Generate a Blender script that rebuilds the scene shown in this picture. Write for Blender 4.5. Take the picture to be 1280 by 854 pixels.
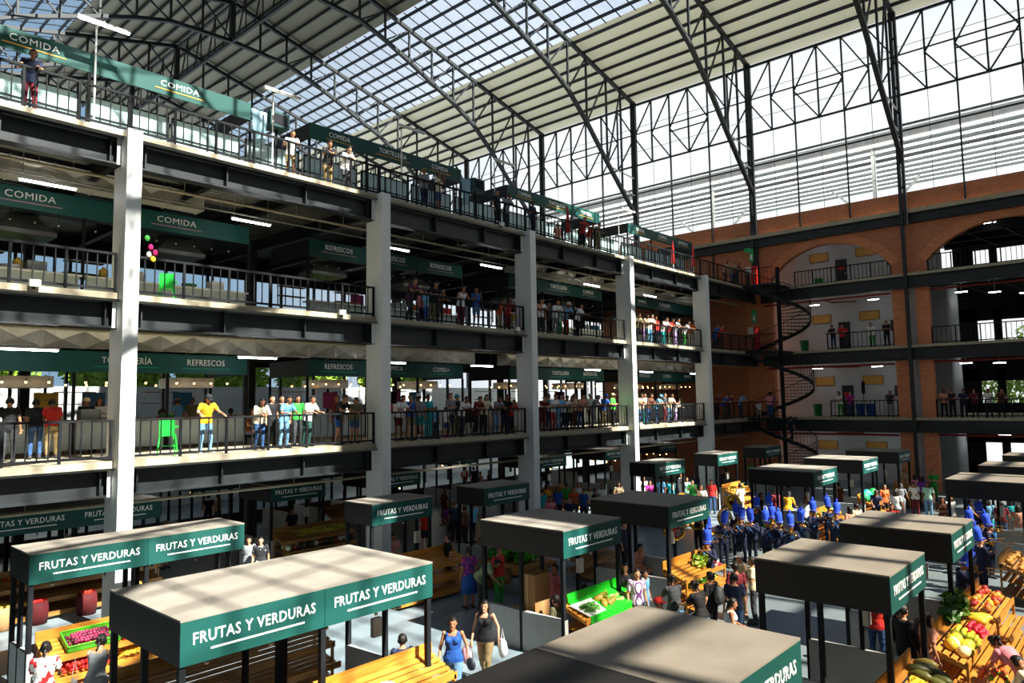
import bpy, bmesh, math, random
import numpy as np
from mathutils import Vector, Matrix, noise
PI=math.pi
for o in list(bpy.data.objects): bpy.data.objects.remove(o)
S=bpy.context.scene; COL=S.collection
# ---------------- camera, sky, sun, exposure
def set_camera():
    yaw,pit,rol=math.radians(41.944),math.radians(4.725),math.radians(-0.904)
    f=Vector((-math.sin(yaw)*math.cos(pit),math.cos(yaw)*math.cos(pit),math.sin(pit)))
    r0=Vector((math.cos(yaw),math.sin(yaw),0)); u0=r0.cross(f)
    r=math.cos(rol)*r0+math.sin(rol)*u0; u=-math.sin(rol)*r0+math.cos(rol)*u0
    cd=bpy.data.cameras.new('camera'); cd.sensor_width=36; cd.lens=895.25/1280*36; cd.clip_start=.1; cd.clip_end=600
    c=bpy.data.objects.new('camera',cd); COL.objects.link(c)
    M=Matrix((r,u,-f)).transposed().to_4x4(); M.translation=Vector((20,0,5.855)); c.matrix_world=M
    S.camera=c
set_camera()
SUN_AZ,SUN_EL=math.radians(5),math.radians(48)
def set_light():
    w=bpy.data.worlds.new('world'); S.world=w; w.use_nodes=True; nt=w.node_tree; nt.nodes.clear()
    N=nt.nodes.new; L=nt.links.new
    out=N('ShaderNodeOutputWorld'); bg=N('ShaderNodeBackground'); tc=N('ShaderNodeTexCoord'); sx=N('ShaderNodeSeparateXYZ')
    L(tc.outputs['Generated'],sx.inputs[0])
    cr=N('ShaderNodeValToRGB'); L(sx.outputs[2],cr.inputs[0]); e=cr.color_ramp.elements
    e[0].position=0; e[0].color=(1,1,1,1); e[1].position=1; e[1].color=(.07,.16,.38,1)
    a=cr.color_ramp.elements.new(.40); a.color=(.95,.98,1,1)
    a=cr.color_ramp.elements.new(.62); a.color=(.30,.42,.65,1)
    nz=N('ShaderNodeTexNoise'); nz.inputs['Scale'].default_value=2.2; nz.inputs['Detail'].default_value=5
    L(tc.outputs['Generated'],nz.inputs['Vector'])
    mr=N('ShaderNodeMapRange'); mr.inputs[1].default_value=.52; mr.inputs[2].default_value=.85; L(nz.outputs[0],mr.inputs[0])
    mx=N('ShaderNodeMixRGB'); mx.inputs[2].default_value=(.95,.97,1,1); L(mr.outputs[0],mx.inputs[0]); L(cr.outputs[0],mx.inputs[1])
    m2=N('ShaderNodeMapRange'); m2.inputs[1].default_value=-.62; m2.inputs[2].default_value=-.9; m2.inputs[3].default_value=0; m2.inputs[4].default_value=.85; L(sx.outputs[0],m2.inputs[0])
    m3=N('ShaderNodeMixRGB'); m3.blend_type='MULTIPLY'; m3.inputs[2].default_value=(.10,.26,.42,1); L(m2.outputs[0],m3.inputs[0]); L(mx.outputs[0],m3.inputs[1])
    L(m3.outputs[0],bg.inputs[0]); bg.inputs[1].default_value=1.32; L(bg.outputs[0],out.inputs[0])
    sd=bpy.data.lights.new('sun','SUN'); sd.energy=27; sd.angle=math.radians(.5); sd.color=(1,.93,.82)
    s=bpy.data.objects.new('sun',sd); COL.objects.link(s)
    d=Vector((math.cos(SUN_EL)*math.cos(SUN_AZ),math.cos(SUN_EL)*math.sin(SUN_AZ),math.sin(SUN_EL)))
    s.rotation_euler=d.to_track_quat('Z','Y').to_euler(); s.location=d*80
set_light()
S.view_settings.view_transform='Standard'; S.view_settings.look='None'; S.view_settings.gamma=1; S.view_settings.exposure=-0.2
S.view_settings.use_curve_mapping=False
# ---------------- materials
_M={}
def mat(name,col,rough=.6,metal=0,var=0,scale=4,bump=0,emit=0,spec=.4,stretch=None):
    if name in _M: return _M[name]
    m=bpy.data.materials.new(name); m.use_nodes=True; nt=m.node_tree; b=nt.nodes['Principled BSDF']
    b.inputs['Base Color'].default_value=(*col,1); b.inputs['Roughness'].default_value=rough; b.inputs['Metallic'].default_value=metal
    b.inputs['Specular IOR Level'].default_value=spec
    if emit: b.inputs['Emission Color'].default_value=(*col,1); b.inputs['Emission Strength'].default_value=emit
    if var or bump:
        tc=nt.nodes.new('ShaderNodeTexCoord'); mp=nt.nodes.new('ShaderNodeMapping'); nz=nt.nodes.new('ShaderNodeTexNoise')
        nt.links.new(tc.outputs['Object'],mp.inputs[0]); nt.links.new(mp.outputs[0],nz.inputs['Vector'])
        if stretch: mp.inputs['Scale'].default_value=stretch
        nz.inputs['Scale'].default_value=scale; nz.inputs['Detail'].default_value=5
        if var:
            cr=nt.nodes.new('ShaderNodeValToRGB'); e=cr.color_ramp.elements; e[0].position=.3; e[1].position=.7
            e[0].color=(*[max(0,c*(1-var)) for c in col],1); e[1].color=(*[min(1,c*(1+var)) for c in col],1)
            nt.links.new(nz.outputs[0],cr.inputs[0]); nt.links.new(cr.outputs[0],b.inputs['Base Color'])
        if bump:
            bp=nt.nodes.new('ShaderNodeBump'); bp.inputs['Strength'].default_value=bump; bp.inputs['Distance'].default_value=.02
            nt.links.new(nz.outputs[0],bp.inputs['Height']); nt.links.new(bp.outputs[0],b.inputs['Normal'])
    _M[name]=m; return m
def print_mat(h1,h2,scale,thr=.5,kind='noise'):
    n='print_%s_%s'%(h1,h2)
    if n in _M: return _M[n]
    m=bpy.data.materials.new(n); m.use_nodes=True; nt=m.node_tree; b=nt.nodes['Principled BSDF']; b.inputs['Roughness'].default_value=.8; N=nt.nodes.new
    tc=N('ShaderNodeTexCoord'); cr=N('ShaderNodeValToRGB'); cr.color_ramp.interpolation='CONSTANT'; e=cr.color_ramp.elements; e[0].color=(*srgb(h1),1); e[1].position=thr; e[1].color=(*srgb(h2),1)
    t=N('ShaderNodeTexNoise') if kind=='noise' else N('ShaderNodeTexWave'); t.inputs['Scale'].default_value=scale; nt.links.new(tc.outputs['Object'],t.inputs['Vector']); nt.links.new(t.outputs['Fac' if kind=='noise' else 'Fac'],cr.inputs[0]); nt.links.new(cr.outputs[0],b.inputs['Base Color']); _M[n]=m; return m
def glass(name,tint=(.9,.96,1),mix=.12):
    m=bpy.data.materials.new(name); m.use_nodes=True; nt=m.node_tree; nt.nodes.clear(); N=nt.nodes.new
    o=N('ShaderNodeOutputMaterial'); t=N('ShaderNodeBsdfTransparent'); t.inputs[0].default_value=(*tint,1); g=N('ShaderNodeBsdfGlossy'); g.inputs['Roughness'].default_value=.05
    x=N('ShaderNodeMixShader'); x.inputs[0].default_value=mix; nt.links.new(t.outputs[0],x.inputs[1]); nt.links.new(g.outputs[0],x.inputs[2]); nt.links.new(x.outputs[0],o.inputs[0])
    _M[name]=m; return m
def srgb(h):
    h=h.lstrip('#'); c=[int(h[i:i+2],16)/255 for i in (0,2,4)]
    return tuple(x/12.92 if x<=.04045 else ((x+.055)/1.055)**2.4 for x in c)
def cm(h,rough=.75):   # plain material named after its colour
    return mat('colour_'+h,srgb(h),rough,var=.12,scale=9)
def brick(name,c1,c2,mortar,axis='xz',w=.24,h=.075):
    m=bpy.data.materials.new(name); m.use_nodes=True; nt=m.node_tree; b=nt.nodes['Principled BSDF']; N=nt.nodes.new; L=nt.links.new
    tc=N('ShaderNodeTexCoord'); sx=N('ShaderNodeSeparateXYZ'); cb=N('ShaderNodeCombineXYZ'); L(tc.outputs['Object'],sx.inputs[0])
    ad=N('ShaderNodeMath'); ad.operation='ADD'; L(sx.outputs[0],ad.inputs[0]); L(sx.outputs[1],ad.inputs[1])
    L(ad.outputs[0],cb.inputs[0]); L(sx.outputs[2],cb.inputs[1])
    bt=N('ShaderNodeTexBrick'); bt.inputs['Scale'].default_value=1; bt.inputs['Brick Width'].default_value=w; bt.inputs['Row Height'].default_value=h
    bt.inputs['Mortar Size'].default_value=.009; bt.inputs['Color1'].default_value=(*c1,1); bt.inputs['Color2'].default_value=(*c2,1); bt.inputs['Mortar'].default_value=(*mortar,1); bt.inputs['Bias'].default_value=0
    L(cb.outputs[0],bt.inputs['Vector']); L(bt.outputs[0],b.inputs['Base Color']); b.inputs['Roughness'].default_value=.9
    bp=N('ShaderNodeBump'); bp.invert=True; bp.inputs['Strength'].default_value=.5; bp.inputs['Distance'].default_value=.01; L(bt.outputs['Fac'],bp.inputs['Height']); L(bp.outputs[0],b.inputs['Normal'])
    _M[name]=m; return m
def wood(name,c1,c2,axis='Y'):
    m=bpy.data.materials.new(name); m.use_nodes=True; nt=m.node_tree; b=nt.nodes['Principled BSDF']; N=nt.nodes.new; L=nt.links.new
    tc=N('ShaderNodeTexCoord'); mp=N('ShaderNodeMapping'); mp.inputs['Scale'].default_value=(12,.8,12); L(tc.outputs['Object'],mp.inputs[0])
    nz=N('ShaderNodeTexNoise'); nz.inputs['Scale'].default_value=1.5; nz.inputs['Detail'].default_value=6; nz.inputs['Distortion'].default_value=1; L(mp.outputs[0],nz.inputs['Vector'])
    cr=N('ShaderNodeValToRGB'); e=cr.color_ramp.elements; e[0].position=.35; e[1].position=.65; e[0].color=(*c1,1); e[1].color=(*c2,1)
    L(nz.outputs[0],cr.inputs[0]); L(cr.outputs[0],b.inputs['Base Color']); b.inputs['Roughness'].default_value=.5
    _M[name]=m; return m
def sheet(name,col,tr):
    m=bpy.data.materials.new(name); m.use_nodes=True; nt=m.node_tree; b=nt.nodes['Principled BSDF']; N=nt.nodes.new; o=nt.nodes['Material Output']
    b.inputs['Base Color'].default_value=(*col,1); b.inputs['Roughness'].default_value=.6; t=N('ShaderNodeBsdfTranslucent'); t.inputs[0].default_value=(*col,1)
    x=N('ShaderNodeMixShader'); x.inputs[0].default_value=tr; nt.links.new(b.outputs[0],x.inputs[1]); nt.links.new(t.outputs[0],x.inputs[2]); nt.links.new(x.outputs[0],o.inputs[0]); _M[name]=m; return m
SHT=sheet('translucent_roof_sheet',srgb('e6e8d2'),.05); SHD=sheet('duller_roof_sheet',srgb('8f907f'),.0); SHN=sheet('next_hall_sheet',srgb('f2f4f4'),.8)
BLACK=mat('painted_black_steel',srgb('15181b'),.7,var=.15,scale=3,spec=.2)
STEEL=mat('blue_grey_steel',srgb('24282a'),.45,var=.25,scale=2)
TRUSS=mat('dark_truss_steel',srgb('24292b'),.5,var=.15)
WHITE=mat('white_painted_steel',srgb('d9dcd6'),.55,var=.05,scale=2)
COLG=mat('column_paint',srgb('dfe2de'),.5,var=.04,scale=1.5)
CONC=mat('pale_concrete',srgb('a79c84'),.85,var=.12,scale=3,bump=.2)
FLOOR=mat('polished_concrete',srgb('727e83'),.42,var=.10,scale=.7)
WALL=mat('grey_plaster',srgb('c2c6c8'),.8,var=.06,scale=1.5)
ROOFM=mat('pale_roof_sheet',srgb('dfe0cf'),.7,var=.08,scale=.8,stretch=(1,.2,1))
GREEN=mat('green_fascia',srgb('06463f'),.6,var=.06,scale=1)
GREEND=mat('dark_green_fascia',srgb('1b5653'),.5,var=.06,scale=1)
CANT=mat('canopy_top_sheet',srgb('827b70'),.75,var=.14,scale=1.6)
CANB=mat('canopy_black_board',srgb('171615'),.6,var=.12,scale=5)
LETT=mat('white_lettering',srgb('f4f4f2'),.6)
GALV=mat('galvanised_duct',srgb('cfccc0'),.38,metal=.35,var=.15,scale=3)
DECK=mat('metal_deck',srgb('676862'),.4,metal=.4,var=.2,scale=2)
TUBE=mat('lit_tube',(.95,.97,1),.3,emit=26)
BULB=mat('warm_bulb',(1,.50,.14),.3,emit=16)
BULBOFF=mat('unlit_bulb',srgb('b9b9ae'),.2)
WOOD=wood('pine_wood',srgb('ae6c1e'),srgb('c98a34')); WOOD2=wood('stained_wood',srgb('7d5527'),srgb('a87838'))
REDP=mat('red_pipe',srgb('8e2420'),.4)
YEL=mat('ochre_panel',srgb('c8994a'),.6,var=.1)
SKYG=glass('skylight_sheet',(.9,.95,1),.06); GLZ=glass('wall_glass',(.97,.99,1),.05)
BRK=brick('red_brick',srgb('cc7549'),srgb('b45f3a'),srgb('ad8c72'))
BRKO=brick('orange_brick',srgb('e88a54'),srgb('cf7042'),srgb('b8987c'))
LEAF=mat('leaf_green',srgb('8fae3c'),.7,var=.4,scale=6)
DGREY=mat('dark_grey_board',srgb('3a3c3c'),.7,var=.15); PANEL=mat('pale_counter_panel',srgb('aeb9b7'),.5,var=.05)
# ---------------- mesh builder
class MB:
    def __init__(s): s.v=[]; s.f=[]; s.mi=[]; s.m=0
    def add(s,vs,fs):
        n=len(s.v); s.v+= [tuple(v) for v in vs]; s.f+=[tuple(i+n for i in f) for f in fs]; s.mi+=[s.m]*len(fs); return s
    def box(s,a,b):
        x0,y0,z0=[min(p,q) for p,q in zip(a,b)]; x1,y1,z1=[max(p,q) for p,q in zip(a,b)]
        return s.add([(x0,y0,z0),(x1,y0,z0),(x1,y1,z0),(x0,y1,z0),(x0,y0,z1),(x1,y0,z1),(x1,y1,z1),(x0,y1,z1)],
          [(3,2,1,0),(4,5,6,7),(0,1,5,4),(1,2,6,5),(2,3,7,6),(3,0,4,7)])
    def bar(s,a,b,w,h=None,up=(0,0,1)):
        a=Vector(a); b=Vector(b); h=h or w; d=(b-a).normalized(); up=Vector(up)
        if abs(d.dot(up))>.98: up=Vector((1,0,0))
        x=d.cross(up).normalized(); y=x.cross(d).normalized(); vs=[]
        for p in (a,b):
            for i,j in ((-1,-1),(1,-1),(1,1),(-1,1)): vs.append(p+x*(i*w/2)+y*(j*h/2))
        return s.add(vs,[(0,3,2,1)[::-1],(4,5,6,7)[::-1],(0,1,5,4)[::-1],(1,2,6,5)[::-1],(2,3,7,6)[::-1],(3,0,4,7)[::-1]])
    def tube(s,pts,r,n=8,cap=True):
        pts=[Vector(p) for p in pts]; rs=r if isinstance(r,(list,tuple)) else [r]*len(pts); vs=[]; k=len(pts)
        for i,p in enumerate(pts):
            d=(pts[min(i+1,k-1)]-pts[max(i-1,0)]).normalized(); up=Vector((0,0,1)) if abs(d.z)<.95 else Vector((1,0,0))
            x=d.cross(up).normalized(); y=x.cross(d)
            for j in range(n): a=2*PI*j/n; vs.append(p+(x*math.cos(a)+y*math.sin(a))*rs[i])
        fs=[(i*n+j,(i+1)*n+j,(i+1)*n+(j+1)%n,i*n+(j+1)%n) for i in range(k-1) for j in range(n)]
        if cap: fs+=[tuple(range(n)),tuple(range((k-1)*n,k*n))[::-1]]
        return s.add(vs,fs)
    def sph(s,c,r,n=8,m=6,rot=None):
        r=r if isinstance(r,(list,tuple)) else (r,r,r); c=Vector(c); vs=[]; 
        for i in range(m+1):
            t=PI*i/m
            for j in range(n):
                p=2*PI*j/n; q=Vector((r[0]*math.sin(t)*math.cos(p),r[1]*math.sin(t)*math.sin(p),r[2]*math.cos(t)))
                if rot: q=rot@q
                vs.append(c+q)
        fs=[]
        for i in range(m):
            for j in range(n):
                a,b,cc,d=i*n+j,(i+1)*n+j,(i+1)*n+(j+1)%n,i*n+(j+1)%n
                fs.append((a,b,cc) if i==m-1 else ((a,b,cc,d) if i else (a,b,cc)))
        return s.add(vs,fs)
    def lathe(s,prof,c=(0,0,0),n=12):
        c=Vector(c); vs=[]; k=len(prof)
        for r,z in prof:
            for j in range(n): a=2*PI*j/n; vs.append(c+Vector((r*math.cos(a),r*math.sin(a),z)))
        fs=[(i*n+j,i*n+(j+1)%n,(i+1)*n+(j+1)%n,(i+1)*n+j) for i in range(k-1) for j in range(n)]
        return s.add(vs,fs)
    def ext(s,poly,vec):   # extruded polygon
        n=len(poly); v=Vector(vec); vs=[Vector(p) for p in poly]; vs+= [p+v for p in vs]
        fs=[tuple(range(n))[::-1],tuple(range(n,2*n))]+[(i,(i+1)%n,(i+1)%n+n,i+n) for i in range(n)]
        return s.add(vs,fs)
    def mesh(s,name,mats,org=(0,0,0),smooth=False):
        o=Vector(org); me=bpy.data.meshes.new(name); me.from_pydata([tuple(Vector(v)-o) for v in s.v],[],s.f)
        for m in (mats if isinstance(mats,list) else [mats]): me.materials.append(m)
        me.polygons.foreach_set('material_index',s.mi)
        if smooth: me.polygons.foreach_set('use_smooth',[True]*len(s.f))
        me.update(); return me
    def build(s,name,mats,parent=None,smooth=False,loc=None,recalc=False):
        L=Vector(parent['_w']) if parent is not None and '_w' in parent.keys() else Vector((0,0,0))
        if loc is not None: L=Vector(loc)
        me=s.mesh(name,mats,L,smooth)
        if recalc:
            b=bmesh.new(); b.from_mesh(me); bmesh.ops.recalc_face_normals(b,faces=b.faces); b.to_mesh(me); b.free()
        o=bpy.data.objects.new(name,me); COL.objects.link(o)
        if parent is not None:
            o.parent=parent
            if parent.type=='MESH': pass
            o['_w']=tuple(L)
        else: o.location=L
        return o
def link(name,me,parent=None,loc=(0,0,0),rot=None):
    o=bpy.data.objects.new(name,me); COL.objects.link(o); o.location=loc
    if rot is not None: o.rotation_euler=rot
    if parent is not None: o.parent=parent
    return o
def tag(o,label,cat,group=None,kind=None):
    if label: o['label']=label
    if cat: o['category']=cat
    if group: o['group']=group
    if kind: o['kind']=kind
    return o
def thing(name,label,cat,loc=(0,0,0),group=None,rz=0):
    o=bpy.data.objects.new(name,None); COL.objects.link(o); o.location=loc; o.rotation_euler=(0,0,rz); o.empty_display_size=.2
    o['_w']=tuple(loc) if not rz else (0,0,0)
    return tag(o,label,cat,group)
def struct(name,mb,m,smooth=False,recalc=False):
    o=mb.build(name,m,smooth=smooth,recalc=recalc); o['kind']='structure'; return o
def dup(o,parent=None,loc=None,rz=None,label=None,group=None):
    c=o.copy(); COL.objects.link(c)
    if parent is not None: c.parent=parent
    if loc is not None: c.location=loc
    if rz is not None: c.rotation_euler=(0,0,rz)
    if label: c['label']=label
    if group: c['group']=group
    for ch in o.children: dup(ch,c)
    return c
# ---------------- lettering
_T={}
def text_mesh(s,cap,width=None,bold=.012):
    k=(s,cap,width)
    if k in _T: return _T[k]
    cu=bpy.data.curves.new('t','FONT'); cu.body=s; cu.size=cap/.69; cu.align_x='CENTER'; cu.offset=0 if 'M' in s else .0018; cu.extrude=.006; cu.space_character=1.08; cu.resolution_u=2
    o=bpy.data.objects.new('t',cu); COL.objects.link(o); dg=bpy.context.evaluated_depsgraph_get(); dg.update()
    me=bpy.data.meshes.new_from_object(o.evaluated_get(dg)); bpy.data.objects.remove(o)
    vs=np.array([v.co for v in me.vertices]); w=vs[:,0].max()-vs[:,0].min(); cx=(vs[:,0].max()+vs[:,0].min())/2
    sc=(width/w) if width else 1
    for v in me.vertices: v.co=Vector((0+v.co.z,(v.co.x-cx)*sc,v.co.y))   # faces +X, reads along +Y
    me.name='lettering'; me.materials.clear(); me.materials.append(LETT); _T[k]=me; return me
def letter(s,cap,x,y,z,parent,width=None,mt=None,name='lettering'):
    o=link(name,text_mesh(s,cap,width),parent,Vector((x,y,z))-Vector(parent['_w']))
    if mt: o.material_slots[0].link='OBJECT'; o.material_slots[0].material=mt
    return o
# ================= SHELL
FL={1:0.0,2:4.45,3:8.87,4:13.3}
CY=[-1.2,7.23,15.67,23.73,31.71,40.13]
YB=49.2
struct('floor',MB().box((-40,-12,-.2),(34,70,0)),FLOOR)
# gallery slabs
for n,z in FL.items():
    if n==1: continue
    o=struct('floor.%03d'%n,MB().box((-14.2,-4,z-.18),(-.35,YB,z)),CONC)
    m=MB()
    for i in range(46): x=-13.9+i*.3; m.ext([(x,-4,z-.18),(x+.05,-4,z-.24),(x+.13,-4,z-.24),(x+.18,-4,z-.18)],(0,YB+4,0))
    d=m.build('ceiling',DECK,recalc=True); d['kind']='structure'
    # edge beam and cross beams
    m=MB(); bz=z-.18; m.box((-.68,-4,bz-.72),(-.64,YB-.6,bz)); m.box((-.8,-4,bz-.05),(-.44,YB-.6,bz)); m.box((-.8,-4,bz-.75),(-.44,YB-.6,bz-.70))
    for c in CY:
        for dy in (-.45,.45,2.8,5.5): m.box((-.79,c+dy-.02,bz-.7),(-.46,c+dy+.02,bz-.05))
    e=tag(m.build('edge_beam',STEEL),'long dark steel I-beam under the pale slab edge of the %s gallery floor'%{2:'second',3:'third',4:'top'}[n],'beam','gallery edge beams')
    y=0
    for c in CY:
        for dy in (0,2.75,5.5):
            m=MB(); y=c+dy
            if y>YB-1: continue
            m.box((-14,y-.01,bz-.5),(-.8,y+.01,bz-.06)); m.box((-14,y-.1,bz-.52),(-.8,y+.1,bz-.5)); m.box((-14,y-.1,bz-.09),(-.8,y+.1,bz-.07))
            tag(m.build('floor_joist',BLACK,loc=(-7,y,bz-.52)),'dark steel cross joist under a gallery floor slab','beam','gallery floor joists')
# white columns
for i,c in enumerate(CY):
    if i==0: continue
    nm=['first white column from the left, standing at the near end of the galleries','second white column from the left, beside the REFRESCOS signs','third white column from the left, middle of the gallery front','fourth white column from the left, partly in sunlight','fifth white column, the rightmost and farthest one'][i-1]
    t=thing('column',nm,'column',(-.2,c,0),'white steel columns of the gallery')
    m=MB().box((-.42,c-.19,0),(0,c+.19,13.3)); m.box((-.44,c-.2,0),(.02,c+.2,.06)); m.build('front_shaft',COLG,t)
    m=MB()
    for n,z in FL.items():
        top={1:FL[2],2:FL[3],3:FL[4]}.get(n)
        if top: m.box((-.92,c-.18,z),(-.42,c+.18,top-.95))
    m.build('rear_shaft',COLG,t)
    m=MB()
    for n in (2,3,4): m.box((-.46,c-.3,FL[n]-.93),(-.43,c+.3,FL[n]-.19))
    m.build('end_plate',COLG,t)
# rear row of columns
for i,c in enumerate(CY):
    for x in (-9.5,):
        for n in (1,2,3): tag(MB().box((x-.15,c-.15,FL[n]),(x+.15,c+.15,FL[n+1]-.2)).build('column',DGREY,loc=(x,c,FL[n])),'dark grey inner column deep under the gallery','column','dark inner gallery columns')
# rear facade of gallery : parapet + windows
for n in (1,2,3):
    z=FL[n]; m=MB().box((-14.2,-4,z),(-14.0,YB,z+.9 if n>1 else z+.6)); m.box((-14.2,-4,z+3.3),(-14,YB,FL[n+1]-.1))
    for k in range(28): y=-4+k*1.98; m.box((-14.18,y-.05,z+.9),(-14.02,y+.05,z+3.3))
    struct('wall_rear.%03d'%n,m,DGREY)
    m=MB()
    m.add([(-14.1,-4,z+.9),(-14.1,YB,z+.9),(-14.1,YB,z+3.3),(-14.1,-4,z+3.3)],[(0,1,2,3)]); o=struct('window_%d'%n,m,GLZ)
# street wall and trees behind the gallery
struct('wall_street',MB().box((-24,-4,0),(-23.6,YB,7.0)),WHITE)
def foliage(m,c,r,n,seed,leaf=.16):
    rnd=random.Random(seed)
    for i in range(n):
        while True:
            p=Vector((rnd.uniform(-1,1),rnd.uniform(-1,1),rnd.uniform(-1,1)))
            if .35<p.length<1: break
        q=Vector(c)+Vector((p.x*r[0],p.y*r[1],p.z*r[2])); a=rnd.uniform(0,6.28); b=rnd.uniform(-1,1); l=leaf*rnd.uniform(.7,1.4)
        d=Vector((math.cos(a)*math.cos(b),math.sin(a)*math.cos(b),math.sin(b))); s=d.orthogonal().normalized()*l*.5
        m.add([q-d*l,q+s,q+d*l,q-s],[(0,1,2,3)])
for i,(y,h) in enumerate([(2,9.2),(9.5,8.2),(17,9.2),(24,8.4),(31,9.3),(39,8.6)]):
    t=thing('street_tree','leafy green tree seen through the rear windows of the left gallery','tree',(-29,y,0),'trees behind the gallery windows')
    MB().tube([(-29,y,0),(-19.9,y+.1,3),(-20,y,5.2)],[.2,.15,.1]).build('trunk',WOOD2,t)
    m=MB(); foliage(m,(-29,y,h-.6),(1.8,3.3,2.2),2600,i,.28); m.build('crown',LEAF,t)
# ================= RAILINGS
POST=MB().box((-.032,-.032,0),(.032,.032,1.07)).mesh('post',BLACK)
BAL=MB().box((-.014,-.014,.1),(.014,.014,1.03)).mesh('baluster',BLACK)
def railing(a,b,z,label,step=1.25,nb=4):
    a=Vector((*a,z)); b=Vector((*b,z)); L=(b-a).length; d=(b-a)/L; rz=math.atan2(d.y,d.x)-PI/2
    t=thing('guard_railing',label,'railing',a,'gallery guard railings',0); t['_w']=(0,0,0); t.rotation_euler=(0,0,rz)
    MB().box((-.035,0,1.02),(.035,L,1.08)).build('top_rail',BLACK,t,loc=(0,0,0)); MB().box((-.025,0,.07),(.025,L,.13)).build('bottom_rail',BLACK,t,loc=(0,0,0))
    n=max(1,round(L/step)); s=L/n
    for i in range(n+1):
        link('post',POST,t,(0,min(max(i*s,.03),L-.03),0))
        if i<n:
            for k in range(1,nb+1): link('baluster',BAL,t,(0,i*s+s*k/(nb+1),0))
    return t
BN=['left of the first white column','between the first and second white columns','between the second and third white columns','between the third and fourth white columns','between the fourth and fifth white columns','right of the fifth white column']
for n,nn in ((2,'second'),(3,'third'),(4,'top')):
    for i,c in enumerate(CY):
        y0=c+(.22 if n<4 else 0); y1=(CY[i+1]-(.22 if n<4 else 0)) if i<5 else (47.6 if n<4 else 47.2)
        y0=max(y0,1.0)
        railing((-.42,y0),(-.42,y1),FL[n],'black metal guard railing of the %s-level gallery, %s'%(nn,BN[i]))
# ================= FAR BRICK BUILDING (plane Y=YB)
def arch_wall(x0,x1,z0,z1,ax0,ax1,zs,zc,mt,name):
    cx=(ax0+ax1)/2; hw=(ax1-ax0)/2; rise=zc-zs; R=(hw*hw+rise*rise)/(2*rise); zc0=zc-R; N=28; m=MB(); pts=[]
    for i in range(N+1):
        x=ax0+(ax1-ax0)*i/N; pts.append((x,zc0+math.sqrt(max(R*R-(x-cx)**2,0))))
    for y,fl in ((YB,0),(YB+.45,1)):
        for i in range(N):
            (a,za),(b,zb)=pts[i],pts[i+1]; q=[(a,y,za),(b,y,zb),(b,y,z1),(a,y,z1)]; m.add(q,[(0,1,2,3) if not fl else (3,2,1,0)])
        for a,b in ((x0,ax0),(ax1,x1)):
            q=[(a,y,z0),(b,y,z0),(b,y,z1),(a,y,z1)]; m.add(q,[(0,1,2,3) if not fl else (3,2,1,0)])
    for i in range(N):
        (a,za),(b,zb)=pts[i],pts[i+1]; m.add([(a,YB,za),(a,YB+.45,za),(b,YB+.45,zb),(b,YB,zb)],[(0,1,2,3)])
    for x in (x0,ax0,ax1,x1): m.add([(x,YB,z0),(x,YB+.45,z0),(x,YB+.45,z1 if x in (x0,x1) else zs),(x,YB,z1 if x in (x0,x1) else zs)],[(0,1,2,3)])
    o=struct(name,m,mt)
    # brick ring of voussoirs, standing proud of the wall
    m=MB(); a0=math.asin(hw/R); M=int(2*a0*R/.085); 
    for i in range(M):
        t0=-a0+2*a0*i/M; t1=-a0+2*a0*(i+.86)/M
        P=[]
        for t,r in ((t0,R),(t1,R),(t1,R+.55),(t0,R+.55)): P.append((cx+r*math.sin(t),YB-.03,zc0+r*math.cos(t)))
        m.ext(P,(0,.06,0))
    r=m.build('arch_ring',BRKO,recalc=True); tag(r,'ring of upright bricks around the arch opening %s'%('behind the spiral stair' if x0<5 else 'at the right edge'),'brick arch',None)
arch_wall(-1.6,9.0,FL[4],16.75,.3,8.0,14.0,15.97,BRK,'wall_far')
arch_wall(9.0,19.5,FL[4],16.75,9.95,18.4,14.0,15.97,BRK,'wall_far_arch')
struct('wall_far_parapet',MB().box((-14,YB+.02,17.3),(40,YB+.4,18.45)),BRK)
for k,(x0,x1) in enumerate(((-14,9),(9,19.5),(19.5,40))):
    pass
struct('trim_1',MB().box((-14,YB-.35,17.05),(40,YB+.4,17.3)),CONC)
m=MB().box((-14,YB-.12,16.45),(40,YB-.08,17.05)); m.box((-14,YB-.3,17.0),(40,YB+.1,17.05)); m.box((-14,YB-.3,16.42),(40,YB+.1,16.47))
tag(m.build('ledge_beam',STEEL),'blue-grey steel beam running above the brick arches','beam')
struct('wall_far_left',MB().box((-14,YB,0),(-1.6,YB+.3,16.5)),BRK)
struct('wall_corner_pier',MB().box((-1.6,YB-.02,0),(.25,YB+.45,FL[4]-.01)),BRKO)
for n in (1,2,3):
    z0,z1=FL[n],FL[n+1]-.18
    for k,(a,b) in enumerate(((7.95,8.78),(9.25,9.98))): struct('wall_far_pier.%d%d'%(n,k),MB().box((a,YB-.03,z0),(b,YB+.5,z1)),BRKO)
for n in (2,3,4):
    z=FL[n]
    struct('floor_far.%d'%n,MB().box((-.35,YB-.5,z-.16),(40,YB+12,z)),CONC)
    m=MB().box((-.35,YB-.32,z-.9),(40,YB-.28,z-.16)); m.box((-.35,YB-.45,z-.92),(40,YB-.15,z-.87)); m.box((-.35,YB-.45,z-.2),(40,YB-.15,z-.16))
    tag(m.build('edge_beam',STEEL),'dark steel edge beam under the far %s-level walkway before the brick piers'%{2:'second',3:'third',4:'top'}[n],'beam')
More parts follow.
